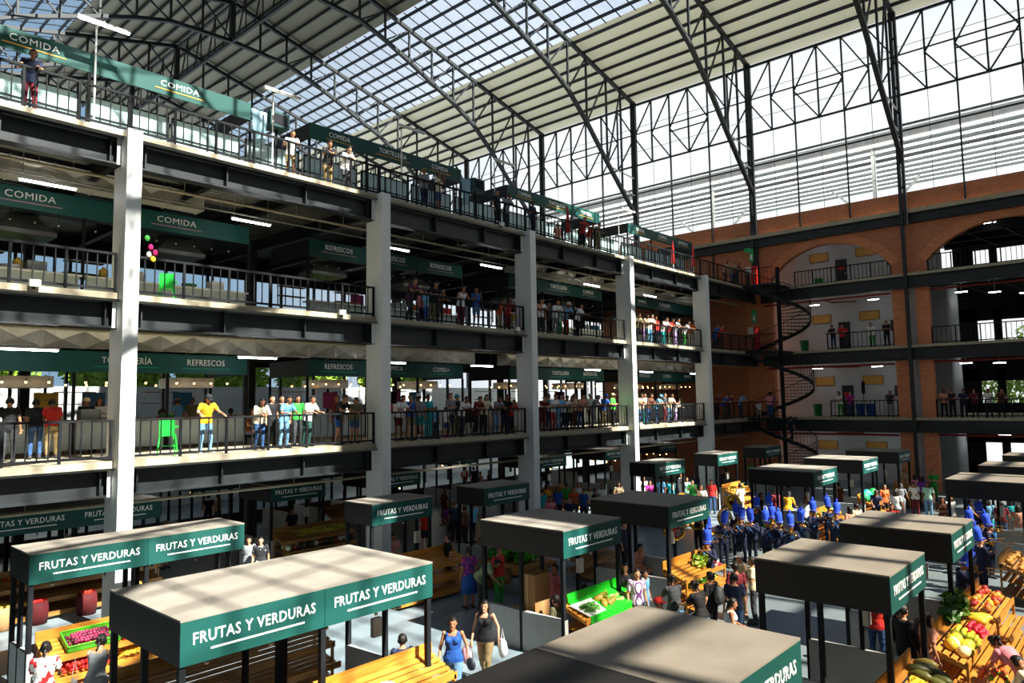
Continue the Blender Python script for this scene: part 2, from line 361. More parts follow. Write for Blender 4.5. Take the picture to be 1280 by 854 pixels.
# steel columns with truss of the far wall
TX=[9.0-9.7*k for k in range(-2,7)]
for k,x in enumerate(TX):
    if x>15 or x<-45: continue
    y=YB-.45 if x>0 else YB-.1
    zb=0 if x>5 else (16.4 if x<0 else 0)
    if x<-.6: zb=FL[4] if x>-14 else 0
    t=thing('steel_column','tall dark steel column, %s'%(['','','at the front of the brick pier between the arches','above the corner of the brick wall and the gallery','second left of the brick corner, behind the gallery signs','third to the left of the brick corner','fourth to the left of the brick corner, half hidden','farthest left','leftmost'][k]),'column',(x,y,zb),'dark columns of the glazed wall')
    MB().box((x-.2,y-.2,zb),(x-.02,y+.12,30)).build('shaft',STEEL,t); MB().box((x+.04,y-.12,zb if x<5 else 16.3),(x+.2,y+.12,30)).build('shaft',STEEL,t)
    m=MB()
    for i in range(8): m.box((x-.03,y-.05,17+i*1.6),(x+.05,y+.05,17.15+i*1.6))
    m.build('tie_plate',STEEL,t)
# glazing
x0,x1=TX[-1],30
m=MB().add([(x0,YB+.1,FL[4]),(-14,YB+.1,FL[4]),(-14,YB+.1,30),(x0,YB+.1,30)],[(0,1,2,3)]); struct('window_10',m,GLZ)
m=MB().add([(-14,YB+.1,18.45),(x1,YB+.1,18.45),(x1,YB+.1,30),(-14,YB+.1,30)],[(0,1,2,3)]); struct('window_11',m,GLZ)
m=MB()
n=0; x=x0
while x<x1:
    m.bar((x+1.6,YB+.1,16.5),(x+1.6,YB+.1,29.8),.025); x+=1.617
for z in (19.6,21.3,25.9,27.9): m.bar((x0,YB+.1,z),(x1,YB+.1,z),.025)
for z in (22.4,): m.bar((x0,YB+.05,z),(x1,YB+.05,z),.1)
struct('trim_2',m,TRUSS)
for k,x in enumerate(TX):   # mullions : two thicker posts per bay
    if x>19 or x<-45: continue
    t=thing('wall_truss','lattice truss in the glazed far wall%s'%('' if k<2 else ', %s'%['','','left of the column between the arches','left of the corner column','above the gallery signs','far left above the gallery','farthest left','',''][k]),'truss',(x-4.85,YB-.05,24.5),'far wall lattice trusses')
    xa=x-9.7; zt,zb,zm=29.75,24.7,27.3; n=6; dx=9.7/n; yy=YB-.05
    m=MB(); m.bar((xa,yy,zt),(x,yy,zt),.16,.16); m.build('top_chord',TRUSS,t); m=MB(); m.bar((xa,yy,zb),(x,yy,zb),.12,.12); m.build('bottom_chord',TRUSS,t)
    m=MB(); m.bar((xa,yy,zm),(x,yy,zm),.08,.08); m.bar((xa+2*dx,yy,zm-.6),(xa+4*dx,yy,zm-.6),.08); m.build('middle_rail',TRUSS,t)
    for i in range(1,n):
        m=MB(); m.bar((xa+i*dx,yy,zb),(xa+i*dx,yy,zt),.1); m.build('web_post',TRUSS,t)
    zq=zm-.3
    for i,(a,za,b,zb2) in enumerate([(0,zt,1,zq),(1,zb,0,zq),(0,0,0,0)][:0]+[(0,zb+2.4,1,zb),(1,zq,2,zb),(2,zq,3,zb),(3,zb,4,zq),(4,zb,5,zq),(5,zb,6,zb+2.4),(0,zb+2.4,1,zt),(1,zq,2,zt),(2,zq,3,zt),(4,zq,3,zt),(5,zq,4,zt),(6,zb+2.4,5,zt)]):
        m=MB(); m.bar((xa+a*dx,yy,za),(xa+b*dx,yy,zb2),.09); m.build('diagonal',TRUSS,t)
    for f in (2,4):
        m=MB(); m.bar((xa+f*dx,yy,17.4 if x>0 else FL[4]),(xa+f*dx,yy,zb),.09); m.build('mullion',TRUSS,t)
# neighbouring hall roof seen through the glass
def far_roof():
    for i in range(14):
        y=62+i*1.75; z=27.6-(y-62)*.05
    t=thing('neighbour_roof','underside of the next hall\'s ribbed grey roof seen through the glazed wall','roof',(0,74,24))
    P=[(-40,62,26.6),(60,62,26.6),(60,95,31.1),(-40,95,31.1)]
    m=MB(); m.ext([Vector(p) for p in P],(0,0,.15)); m.build('sheet',SHN,t)
    for i in range(10):
        y=62.6+i*3.4; z=26.6+(y-62)*3/22; m=MB(); m.box((-40,y-.42,z-.2),(60,y+.42,z-.08)); m.build('rib',DGREY if i==3 else cm('7f8583'),t)
    m=MB().box((-40,61.85,26.2),(60,62.05,26.9)); m.build('fascia',GALV,t); MB().box((-40,61.8,27.05),(60,62,27.2)).build('gutter',STEEL,t)
    for x in (-28,-12,3,19): 
        m=MB().bar((x,66,0),(x,66,27),.3); m.bar((x,66,20.5),(x+3.5,66,24),.18); m.bar((x,66,20.5),(x-3.5,66,24),.18); m.build('post',WHITE,t)
far_roof()
# ================= MAIN ROOF
def rz_(y): return 30.1+.25*(24.6-abs(y-24.6))
RX0,RX1=-58,39.5
SKY=[(32.4,40.7),(4.0,16.3)]
def strip(y0,y1,mt,name,th=.08):
    m=MB(); m.add([(RX0,y0,rz_(y0)+.12),(RX1,y0,rz_(y0)+.12),(RX1,y1,rz_(y1)+.12),(RX0,y1,rz_(y1)+.12)],[(0,1,2,3)])
    
    return struct(name,m,mt)
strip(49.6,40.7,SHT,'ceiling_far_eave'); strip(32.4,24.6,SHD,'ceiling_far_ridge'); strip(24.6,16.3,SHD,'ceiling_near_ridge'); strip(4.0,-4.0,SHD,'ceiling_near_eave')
for y0,y1,nm in ((32.4,40.7,'window_20'),(4.0,16.3,'window_21')):
    m=MB().add([(RX0,y0,rz_(y0)+.1),(RX1,y0,rz_(y0)+.1),(RX1,y1,rz_(y1)+.1),(RX0,y1,rz_(y1)+.1)],[(0,1,2,3)]); struct(nm,m,SKYG)
    m=MB(); x=RX0
    while x<RX1: m.bar((x,y0,rz_(y0)+.03),(x,y1,rz_(y1)+.03),.07,.05); x+=1.21
    struct('trim_'+nm[-2:],m,BLACK)
PUR=MB(); PUR.box((RX0,-.05,-.17),(RX1,.05,.05)); PURM=PUR.mesh('roof_purlin',TRUSS)
y=.3
while y<49.3:
    tag(link('roof_purlin',PURM,None,(0,y,rz_(y)+.02)),'long dark purlin running under the roof sheets','purlin','roof purlins'); y+=1.2
def arch_z(y):
    T=[(0,33.0),(4.5,32.8),(7.6,31.9),(10.5,30.7),(13.5,29.5),(16,28.2),(18,26.5),(20.6,24.0),(24.6,20.4)]
    d=abs(y-24.6)
    for (a,za),(b,zb) in zip(T,T[1:]):
        if d<=b: return za+(zb-za)*(d-a)/(b-a)
    return 20.4
def truss():
    t=thing('roof_truss','x','roof truss',(0,24.6,20),'arched roof trusses')
    m=MB()
    for a,b in ((0.05,24.6),(24.6,49.15)): m.bar((0,a,rz_(a)-.2),(0,b,rz_(b)-.2),.24,.26)
    m.build('top_chord',TRUSS,t)
    DS=[0,2.25,4.5,6.75,9,11.25,13.5,15.75,18,20.6,22.6,24.55]
    m=MB()
    for sg in (-1,1):
        for a,b in zip(DS,DS[1:]): m.bar((0,24.6+sg*a,arch_z(24.6+sg*a)),(0,24.6+sg*b,arch_z(24.6+sg*b)),.27,.24)
    m.build('bottom_chord',TRUSS,t)
    MB().bar((0,24.6,arch_z(24.6)),(0,24.6,rz_(24.6)-.2),.35).build('web_post',TRUSS,t)
    for s in (-1,1):
        for a,b in zip(DS,DS[1:-1]):
            a2,b2=24.6+s*a,24.6+s*b
            MB().bar((0,b2,arch_z(b2)),(0,b2,rz_(b2)-.2),.13).build('web_post',TRUSS,t)
            MB().bar((0,a2,arch_z(a2)),(0,b2,rz_(b2)-.25),.1).build('diagonal',TRUSS,t)
        a2=24.6+s*24.5; 
        for d,zz in ((22.6,22.4),(21,23.8)):
            m=MB(); m.bar((0,24.6+s*d,zz),(0,a2,zz-.2),.08); m.build('knee_tie',WHITE,t)
    return t
T0=truss()
names=['overhead at the right','over the right part of the hall','landing on the column between the brick arches','landing on the corner column','second left of the corner','third left of the corner','fourth left of the corner','over the far left of the gallery','leftmost of all']
for k,x in enumerate(TX):
    lb='dark arched lattice truss carrying the roof, '+names[k]
    if k==0: T0.location.x=x; T0['label']=lb
    else: dup(T0,loc=(x,24.6,20),label=lb)
# ridge lattice girder
t=thing('ridge_girder','dark lattice girder running along the ridge between the trusses','girder',(0,24.6,33))
MB().box((RX0,24.5,32.9),(RX1,24.7,33.1)).build('bottom_chord',TRUSS,t); MB().box((RX0,24.5,35.85),(RX1,24.7,36.0)).build('top_chord',TRUSS,t)
x=RX0+.0; k=0
while x<20:
    m=MB(); m.bar((x,24.6,33),(x+1.21,24.6,35.9),.09); m.build('diagonal',TRUSS,t); m=MB(); m.bar((x+1.21,24.6,33),(x+1.21,24.6,35.9),.07); m.build('web_post',TRUSS,t); x+=2.42; k+=1
# ================= enclosure behind and beside the camera
struct('wall_near',MB().box((-58,-4.3,0),(39.5,-4,30)),WALL)
DIMG=glass('sun_dimming_glass',(.5,.49,.46),.04)  # unseen end pane, added to dim direct sun on the right row
struct('window_40',MB().add([(39.4,-4,21.5),(39.4,YB,21.5),(39.4,YB,30.2),(39.4,24.6,36.3),(39.4,-4,29.2)],[(0,1,2,3,4)]),DIMG)
m=MB()
for k in range(23): m.bar((39.35,-3+k*2.4,21.5),(39.35,-3+k*2.4,rz_(-3+k*2.4)),.3)
for z in (24,27,30): m.bar((39.35,-4,z),(39.35,YB,z),.3)
struct('trim_40',m,BLACK)  # unseen bars, added to cast shadow stripes on the right canopies
struct('wall_ambient_block',MB().box((39.2,-4,0),(39.5,YB,21.5)),WALL)  # unseen end wall, put in to cut ambient light in the hall
struct('wall_right',MB().box((33.5,-4,0),(33.8,YB,13.3)),WALL)
# far building, left bay rooms
SIGNG=mat('exit_sign_green',srgb('1f9a55'),.5); DOORM=mat('dark_door',srgb('24282a'),.5); REDM=mat('signal_red',srgb('c8231c'),.55)
struct('wall_far_back',MB().box((-1.6,52.6,0),(9.1,52.8,17)),WALL)
struct('wall_far_side',MB().box((8.95,YB+.5,0),(9.1,58,17)),WALL)
struct('ceiling_far_top',MB().box((-1.6,YB+.4,16.9),(45,62.2,17.1)),DGREY)
struct('wall_far_end',MB().box((29,YB+.5,0),(29.2,62,17)),WALL)
m=MB()
for n in (1,2,3,4):
    z=FL[n]; m.box((9.1,62,z-.2),(29,62.2,z+(.7 if n<4 else 2.0))); m.box((9.1,62,z+(2.3 if n<4 else 3.1)),(29,62.2,z+4.3 if n<4 else 17))
    for k in range(9): m.box((9.1+k*2.3,62,z),(9.1+k*2.3+(.5 if k%3 else 1.3),62.2,z+3.2))
struct('wall_far_rear',m,BLACK)
m=MB()
for n in (1,2,3,4): z=FL[n]; m.add([(9.1,62.1,z),(29,62.1,z),(29,62.1,z+3.4),(9.1,62.1,z+3.4)],[(0,1,2,3)])
struct('window_30',m,GLZ)
for i,(x,h) in enumerate([(8,10.5),(13,11.5),(18,10.8),(24,11.6)]):
    t=thing('yard_tree','yellow-green tree seen through the rear windows of the far building','tree',(x,69,0),'trees behind the far building')
    MB().tube([(x,69,0),(x,69,4)],[.2,.12]).build('trunk',WOOD2,t); m=MB()
    foliage(m,(x,69,h-4.5),(3.2,1.4,4.2),1500,40+i,.24); m.build('crown',LEAF,t)
for n,(dz,pl) in {1:(0,'ground'),2:(0,'second'),3:(0,'third'),4:(0,'top')}.items():
    z=FL[n]; zp=z+2.15
    if n>1:
        d=MB().box((3.62,52.52,z),(4.36,52.6,z+2.1)).build('door_%d'%n,DOORM); d['kind']='structure'; d['_w']=(0,0,0)
        MB().box((3.75,52.5,z+1.35),(4.2,52.52,z+1.62)).build('sign_plate',REDM,d); MB().box((4.25,52.46,z+.98),(4.3,52.5,z+1.12)).build('handle',GALV,d)
    for k,(a,b) in enumerate(((1.85,3.15),(5.0,6.3))):
        t=thing('transom_window','ochre lit transom panel high on the %s-level grey wall, %s the dark door'%(pl,'left of' if k==0 else 'right of'),'panel',(a,52.55,zp))
        m=MB(); m.box((a,52.54,zp),(b,52.6,zp+.55)); m.build('panel',YEL,t); m=MB()
        for q in (a,b-.04): m.box((q,52.5,zp),(q+.04,52.6,zp+.55))
        m.box((a,52.5,zp-.03),(b,52.6,zp)); m.box((a,52.5,zp+.55),(b,52.6,zp+.58)); m.build('frame',WOOD2,t)
    if n>1: tag(MB().box((6.95,52.54,z+1.3),(7.5,52.6,z+2.0)).build('notice_board',DGREY,loc=(7.2,52.6,z+1.3)),'small dark notice board on the %s-level grey wall near the brick pier'%pl,'board')
    for k,(x,y) in enumerate([(2.6,50.9),(6.4,50.9),(11.3,51.5),(12.8,53.2),(14.2,55),(16.5,52)]):
        if n==1 and k>3: continue
        t=thing('tube_lamp','lit white tube lamp under the %s ceiling of the far building%s'%({1:'ground-level',2:'second-level',3:'third-level',4:'top'}[n],''),'lamp',(x,y,FL[n]+3.3),'lamps of the far building')
        MB().box((x-.32,y-.04,z+3.25),(x+.32,y+.04,z+3.29)).build('tube',TUBE,t); MB().box((x-.34,y-.05,z+3.29),(x+.34,y+.05,z+3.34)).build('housing',WHITE,t); MB().box((x-.01,y-.01,z+3.34),(x+.01,y+.01,z+4.3)).build('hanger',WHITE,t)
    if n in (2,3,4):
        m=MB(); zz=z-.32-.6; yy=YB+.15
        m.tube([(-.2,YB-.1,z-1.1),(7.9,YB-.1,z-1.1)],.06); m.tube([(10,YB+.3,z-1.05),(19,YB+.3,z-1.05)],.06); m.tube([(3.8,YB-.1,z-1.1),(3.8,YB+1.6,z-1.1),(5.2,YB+2.2,z-1.1)],.05)
        tag(m.build('sprinkler_pipe',REDP),'dark red sprinkler pipe under the %s-level edge beam of the far building'%pl,'pipe')
# white inner walls and round columns of the right bay
for n in (1,2,3):
    z=FL[n]; m=MB(); m.tube([(10.6,52.4,z),(10.6,52.4,z+4.2)],.32,16); tag(m.build('round_column',WALL),'grey round column in the dark hall of the far building at %s level'%{1:'ground',2:'second',3:'third'}[n],'column')
    struct('wall_far_partition.%d'%n,MB().box((9.1,54,z),(10.0,54.1,z+4.2)),WALL)
m=MB()
for n in (2,3,4,5):
    z={2:4.45,3:8.87,4:13.3,5:16.9}[n]-.2
    for k in range(4): m.box((9.1,51.5+k*2.6,z-.45),(29,51.6+k*2.6,z))
    for k in range(6): m.bar((11+k*2,50,z-.5),(12.4+k*2,61,z-.5),.05)
tag(m.build('ceiling_beams',BLACK),'dark beams and conduits under the ceilings of the far right hall','beams')
for n in (2,3,4):
    z=FL[n]; nm={2:'second',3:'third',4:'top'}[n]
    railing((7.95 if n<4 else 7.98,YB-.02 if n<4 else YB+.1),(3.9 if n<4 else 1.9,YB-.02 if n<4 else YB+.1),z,'black metal guard railing of the far %s-level walkway, left of the middle brick pier'%nm)
    railing((20,YB+.1),(10.0,YB+.1),z,'black metal guard railing of the far %s-level walkway, right of the middle brick pier'%nm)
# bins
def bin_(x,y,z,h,lab,w=.3):
    t=thing('waste_bin',lab,'bin',(x,y,z)); c=cm(h); m=MB(); m.lathe([(0,0),(w*.8,0),(w,.75),(0,.75)],(x,y,z),4); m.build('body',c,t,recalc=True)
    m=MB().box((x-w*.75,y-w*.75,z+.75),(x+w*.75,y+w*.75,z+.84)); m.build('lid',c,t); MB().tube([(x-w*.6,y+w*.8,z+.08),(x+w*.6,y+w*.8,z+.08)],.07).build('wheel',BLACK,t)
bin_(2.6,52,FL[4],'1c8a3c','green wheeled bin behind the top-level railing of the far wall'); bin_(1.9,50.6,FL[3],'176b2c','dark green bin behind the third-level railing beside the spiral stair')
bin_(2.35,51.3,FL[2],'12682a','dark green bin on the second level beside the spiral stair'); bin_(5.2,51,FL[2],'1b4f8c','left one of two tall blue bins on the second level'); bin_(5.85,51,FL[2],'1b4f8c','right one of two tall blue bins on the second level')
# speaker on pole, second level
t=thing('loudspeaker','black column loudspeaker on a pole above the blue bins','speaker',(5.5,50.8,FL[2])); MB().tube([(5.5,50.8,FL[2]),(5.5,50.8,FL[2]+1.7)],.02).build('pole',BLACK,t); MB().box((5.42,50.7,FL[2]+1.5),(5.58,50.9,FL[2]+2.3)).build('cabinet',BLACK,t)
# red drapes and exit signs on the corner column
for z,w in ((13.5,'top'),(9.2,'third')):
    t=thing('hose_bundle','red fabric-wrapped hose bundle hanging on the corner column at %s level'%w,'hose',(-.55,48.45,z))
    m=MB(); rnd=random.Random(int(z))
    for k in range(12): a=k*.52; m.tube([(-.55+.14*math.cos(a),48.45+.14*math.sin(a),z+i*.3) for i in range(6)],[.05+.03*rnd.random() for i in range(6)],6)
    m.build('fabric',REDM,t); m=MB().tube([(-.75,48.3,z+.9),(-.35,48.25,z+.95)],.05); m.build('tie',cm('e08a30'),t)
    t=thing('exit_sign','green emergency exit sign with arrow above the %s-level hose bundle'%w,'sign',(-.5,48.1,z+2))
    MB().box((-.72,48.08,z+1.75),(-.4,48.12,z+2.7)).build('panel',SIGNG,t)
    m=MB(); m.box((-.62,48.06,z+2.05),(-.5,48.08,z+2.3)); m.add([(-.68,48.06,z+2.05),(-.56,48.06,z+1.88),(-.44,48.06,z+2.05)],[(0,1,2)]); m.build('arrow',LETT,t)
    tag(MB().box((-1.25,48.6,z+1.05),(-.85,48.64,z+1.55)).build('notice',WHITE,loc=(-1,48.6,z+1)),'white notice beside the %s-level hose bundle'%w,'notice')
tag(MB().box((-1.3,48.6,16.1),(-.9,48.64,16.4)).build('exit_sign',SIGNG,loc=(-1.1,48.6,16.1)),'small green exit sign left of the corner column','sign')
# ================= SPIRAL STAIR
def stair():
    cx,cy,R=1.75,46.7,1.95
    t=thing('spiral_staircase','black steel spiral staircase in the corner between gallery and brick wall','staircase',(cx,cy,0))
    MB().tube([(cx,cy,0),(cx,cy,14.4)],.13,12).build('centre_pole',BLACK,t)
    n=22; tot=0
    def P(a,r,z): return (cx+r*math.cos(a),cy+r*math.sin(a),z)
    for lv in (1,2,3):
        z0=FL[lv]; z1=FL[lv+1]; a0=PI*.93; sw=-PI*1.86 if True else 0
        pts=[]
        for i in range(n):
            a=a0+sw*i/n; b=a0+sw*(i+1.15)/n; z=z0+(z1-z0)*(i+1)/n; m=MB()
            m.ext([P(a,.12,z-.04),P(a,R,z-.04),P((a+b)/2,R,z-.04),P(b,R,z-.04),P(b,.12,z-.04)],(0,0,.04)); 
            m.build('tread',STEEL,t,recalc=True)
            mid=(a+b)/2; 
            for q in (.15,.6): 
                aa=a+(b-a)*q; m=MB().tube([P(aa,R-.02,z),P(aa,R-.02,z+1.0)],.013,5,False); m.build('baluster',BLACK,t)
        for i in range(n*2+1):
            a=a0+sw*i/(2*n); z=z0+(z1-z0)*i/(2*n)+.18; pts.append(P(a,R-.02,z+1.0))
        MB().tube(pts,.025,6).build('handrail',BLACK,t)
        q=[Vector(p)-Vector((0,0,1.15)) for p in pts]; m=MB()
        for a_,b_ in zip(q,q[1:]): m.bar(a_,b_,.03,.22)
        m.build('stringer',BLACK,t)
    for lv in (2,3,4):
        z=FL[lv]; m=MB().box((-.4,45.9,z-.12),(cx,47.6,z)); m.box((-.4,47.6,z-.12),(cx+.1,YB-.3,z)); m.build('landing',STEEL,t)
        for i in range(9):
            x=-.35+i*.25; m=MB().tube([(x,45.92,z),(x,45.92,z+1.05)],.012,5,False); m.build('baluster',BLACK,t)
        MB().bar((-.4,45.92,z+1.06),(cx,45.92,z+1.06),.05).build('handrail',BLACK,t)
stair()
# ================= SERVICES IN THE GALLERY
def pipe_run(y0,y1,x,z,r,mt,label,nm='conduit',grp='pale conduits along the gallery'):
    t=thing(nm,label,'pipe',(x,(y0+y1)/2,z),grp); MB().tube([(x,y0,z),(x,y1,z)],r).build('pipe',mt,t); m=MB(); y=y0+.6
    while y<y1: m.tube([(x,y,z),(x,y,z+.6)],.012,4); y+=1.9
    m.build('hanger',mt,t)
for n,z in ((1,3.2),(2,8.1),(3,12.27)):
    pipe_run(1,48,-1.5,z-.15 if n==2 else z,.045,cm('b3a88c'),'pale conduit hung below the %s-level edge beam'%{1:'second',2:'third',3:'top'}[n])
    pipe_run(1,48,-3.0,z+.1,.03,cm('8d8a80'),'thin grey conduit hung under the %s-level slab'%{1:'second',2:'third',3:'top'}[n])
def duct(y0,y1,x,z0,z1,label):
    t=thing('air_duct',label,'duct',(x,(y0+y1)/2,z0)); n=max(2,round((y1-y0)/1.1)); s=(y1-y0)/n; m=MB()
    for i in range(n):
        a=y0+i*s; b=a+s-.02; zc=(z0+z1)/2
        v=[(x,a,z0),(x,b,z0),(x,b,z1),(x,a,z1),(x-.14,(a+b)/2,zc)]; m.add(v,[(0,1,4),(1,2,4),(2,3,4),(3,0,4)])
        m.box((x-.6,a,z0),(x-.15,b,z1)); m.box((x-.15,a,z0),(x,b,z0+.01))
    m.build('sheet',GALV,t)
    for i in range(n+1): MB().box((x-.63,y0+i*s-.02,z0-.03),(x+.03,y0+i*s+.02,z1+.03)).build('flange',GALV,t)
duct(3,24.2,-4.2,7.66,8.16,'galvanised duct with creased panels above the second-level signs, near half'); duct(26.5,47.5,-4.2,7.66,8.16,'galvanised duct above the second-level signs, far half')
duct(3,10.6,-3.3,12.35,12.9,'short galvanised duct ending above the third-level COMIDA sign'); duct(26.5,47.5,-3.6,12.35,12.85,'galvanised duct above the third-level signs, far half')
struct('trim_fascia_dark',MB().box((-7.3,2,7.62),(-7.2,47.5,8.2)),DGREY)
TUB=MB().box((-.03,-.68,-.03),(.03,.68,.02)).mesh('tube',TUBE); THO=MB().box((-.05,-.72,.02),(.05,.72,.07)).mesh('housing',WHITE); TW=MB().tube([(0,-.6,.07),(0,-.6,1.2)],.006,4).tube([(0,.6,.07),(0,.6,1.2)],.006,4).mesh('hanger',GALV)
def tube_lamp(x,y,z,label,grp):
    t=thing('tube_lamp',label,'lamp',(x,y,z),grp); link('tube',TUB,t); link('housing',THO,t); link('hanger',TW,t); return t
for y in (5.6,12.2,17.9,23.0,31.5,36.9,43): tube_lamp(-2.5,y,7.43,'lit white tube lamp hanging over the second-level gallery walkway','second-level tube lamps')
for y in (5.9,11.9,18.1,23.7,31.6,37.6,44): tube_lamp(-2.5,y,12.04,'lit white tube lamp hanging over the third-level gallery walkway','third-level tube lamps')
for i,(y,z) in enumerate(((7.5,17.65),(13.6,17.4),(19.8,17.75),(25.8,17.7),(37,17.4))):
    t=thing('bracket_lamp','white tube lamp on a bent pole, top level, %s'%['above the leftmost COMIDA sign','at the gap after the left signs','above the TORTILLERIA sign','at the gap before the third sign','before the far teal sign','before the brick wall'][i],'lamp',(-3.5,y,FL[4]))
    MB().box((-3.56,y-.75,z),(-3.44,y+.75,z+.06)).build('housing',WHITE,t); MB().box((-3.54,y-.72,z-.04),(-3.46,y+.72,z)).build('tube',TUBE if i==0 else WHITE,t)
    MB().tube([(-4.2,y,FL[4]),(-4.2,y,z+.2),(-3.5,y,z+.1)],.03).build('pole',WHITE,t)
tube_lamp(-1,20,3.5,'lit tube lamp under the second floor beside the second white column','ground tube lamps'); 
for y in (10.2,29,36,43): tube_lamp(-5,y,3.55,'tube lamp under the second floor slab above the ground stalls','ground tube lamps')
for i,(y,z) in enumerate(((5.1,FL[3]),(14.0,FL[3]),(22.9,FL[3]),(32.5,FL[2]),(22,FL[4]))):
    t=thing('floodlight','small pale floodlight on the gallery edge, %s'%['at the far left of the third level','left of the second column','left of the third column','on the second level','on the top level'][i],'floodlight',(-.3,y,z-.15))
    m=MB().box((-.3,y-.12,z-.05),(-.2,y+.12,z+.12)); m.build('housing',WHITE,t); MB().box((-.2,y-.1,z-.03),(-.19,y+.1,z+.1)).build('lens',cm('e8ead8'),t); MB().box((-.36,y-.02,z-.1),(-.28,y+.02,z)).build('bracket',BLACK,t)
# ================= FOOD STALLS OF THE GALLERY
BB=MB().sph((0,0,-.06),.035,8,6).mesh('bulb',BULB); BBO=MB().sph((0,0,-.06),.033,8,6).mesh('bulb',BULBOFF)
BC=MB().tube([(0,0,-.02),(0,0,.3)],.006,4).lathe([(0,0),(.022,0),(.022,-.05),(0,-.05)],(0,0,0),6).mesh('cord',BLACK)
def bulb(x,y,z,parent,lit):
    o=link('pendant_bulb',BC,parent,Vector((x,y,z))-Vector(parent['_w'])); link('glass',BB if lit else BBO,o); return o
def hood(parent,y,z):
    m=MB(); P=[(-6.4,y-.8,z),(-5.3,y-.8,z),(-5.3,y+.8,z),(-6.4,y+.8,z),(-6.1,y-.35,z+.5),(-5.6,y-.35,z+.5),(-5.6,y+.35,z+.5),(-6.1,y+.35,z+.5)]
    m.add(P,[(0,1,5,4),(1,2,6,5),(2,3,7,6),(3,0,4,7),(4,5,6,7),(3,2,1,0)]); m.box((-6.42,y-.82,z-.14),(-5.28,y+.82,z)); m.build('extractor_hood',DECK,parent)
def food_stall(lv,y0,y1,names,z0,z1,ul,gm,pos,lit,mods=3,edge=None,centers=None,blank=False):
    z=FL[lv]; L=y1-y0; x=-4.35
    words=' '.join(n for n in names if n)
    t=thing('food_stall','green-signed food stall reading %s, %s level, %s'%(words,{2:'second',3:'third',4:'top'}[lv],pos),'food stall',(x,(y0+y1)/2,z))
    edges=edge or [y0+L*i/mods for i in range(mods+1)]
    for i,(a,b) in enumerate(zip(edges,edges[1:])):
        s=MB().box((x-.05,a+.006,z0),(x,b-.006,z1)).build('signboard',gm,t)
        if names[i]:
            c=(centers[i] if centers else (a+b)/2); w={'COMIDA':1.3 if lv>2 and y0<6 else 1.02,'REFRESCOS':1.3,'TORTILLERÍA':1.5}[names[i]]
            letter(names[i],.2,x+.006,c,z0+.29,s if False else t,w); MB().box((x,c-w*.6-.05,z0+.17),(x+.012,c+w*.6+.05,z0+.2)).build('underline',cm(ul),t)
    MB().box((x-2.9,y0,z0),(x-.06,y0+.04,z1)).build('side_board',CANB,t); MB().box((x-2.9,y1-.04,z0),(x-.06,y1,z1)).build('side_board',CANB,t)
    if lv<4: MB().box((x-2.9,y0+.04,z1-.05),(x-.06,y1-.04,z1)).build('canopy_top',CANB,t)
    for e in edges:
        for xx in (x-.06,x-2.85): MB().box((xx-.04,e-.04,z),(xx+.04,e+.04,z0)).build('post',BLACK,t)
    for a,b in zip(edges,edges[1:]):
        MB().box((x-.12,a+.1,z+.12),(x-.04,b-.1,z+.98)).build('counter_front',PANEL,t); MB().box((x-.55,a+.05,z+.98),(x+.1,b-.05,z+1.03)).build('counter_top',WHITE if lv>2 else WOOD2,t)
        MB().box((x-2.7,a+.2,z+.1),(x-2.2,b-.9,z+.9)).build('back_counter',GALV,t)
        m=MB(); m.box((x-2.75,a+.2,z+1.5),(x-2.45,a+1.4,z+1.53)); m.box((x-2.75,a+.2,z+1.9),(x-2.45,a+1.4,z+1.93))
        m.build('shelf',WOOD2,t)
        k=int((b-a)/.62)
        for q in range(k): bulb(x-.3,a+.4+q*(b-a-.4)/k,z0-.25,t,lit)
        if lit:
            for q in range(k): bulb(x-1.5,a+.2+q*(b-a-.4)/k,z0-.3,t,lit)
    if lv==3: hood(t,edges[0]+1.6,z0-.4); hood(t,edges[-1]-2,z0-.4)
    elif lv==2:
        for q in (edges[1]-1,edges[-1]-1.5): MB().box((x-2.2,q-.7,z0-.45),(x-.9,q+.7,z0-.1)).build('extractor_hood',GALV,t)
    return t
SL=[(4.5,12.8),(15.3,23.62),(26.9,35.2),(38.3,46.8)]; PN=['left of the second column','between second and third columns','between third and fourth columns','right of the fourth column']
C_,R_,T_='COMIDA','REFRESCOS','TORTILLERÍA'
for i,nm in enumerate(([None,T_,R_],[R_,C_,C_],[C_,T_,R_],[R_,C_,C_])):
    y0,y1=SL[i]; food_stall(2,y0,y1,nm,6.93,7.58,'21a08c',GREEND if i==0 else GREEN,PN[i],True,centers=[None,8.75,11.3] if i==0 else None)
for i,nm in enumerate(([C_,C_],[R_,R_,R_],[None,T_,C_],[C_,T_,None])):
    y0,y1=SL[i]; food_stall(3,y0,y1,nm,11.7,12.33,'b08a98',GREEND if i==0 else GREEN,PN[i],False,edge=[4.5,7.4,12.8] if i==0 else None,centers=[5.95,10.2] if i==0 else None)
for i,nm in enumerate(([C_,C_],[C_,T_,C_],[C_,T_,C_],[C_,C_,R_])):
    y0,y1=SL[i]; food_stall(4,y0,y1,nm,16.38,17.02,'d8a24a',GREEN,PN[i],False,edge=[4.5,7.4,12.8] if i==0 else None,centers=[5.9,10.2] if i==0 else None)
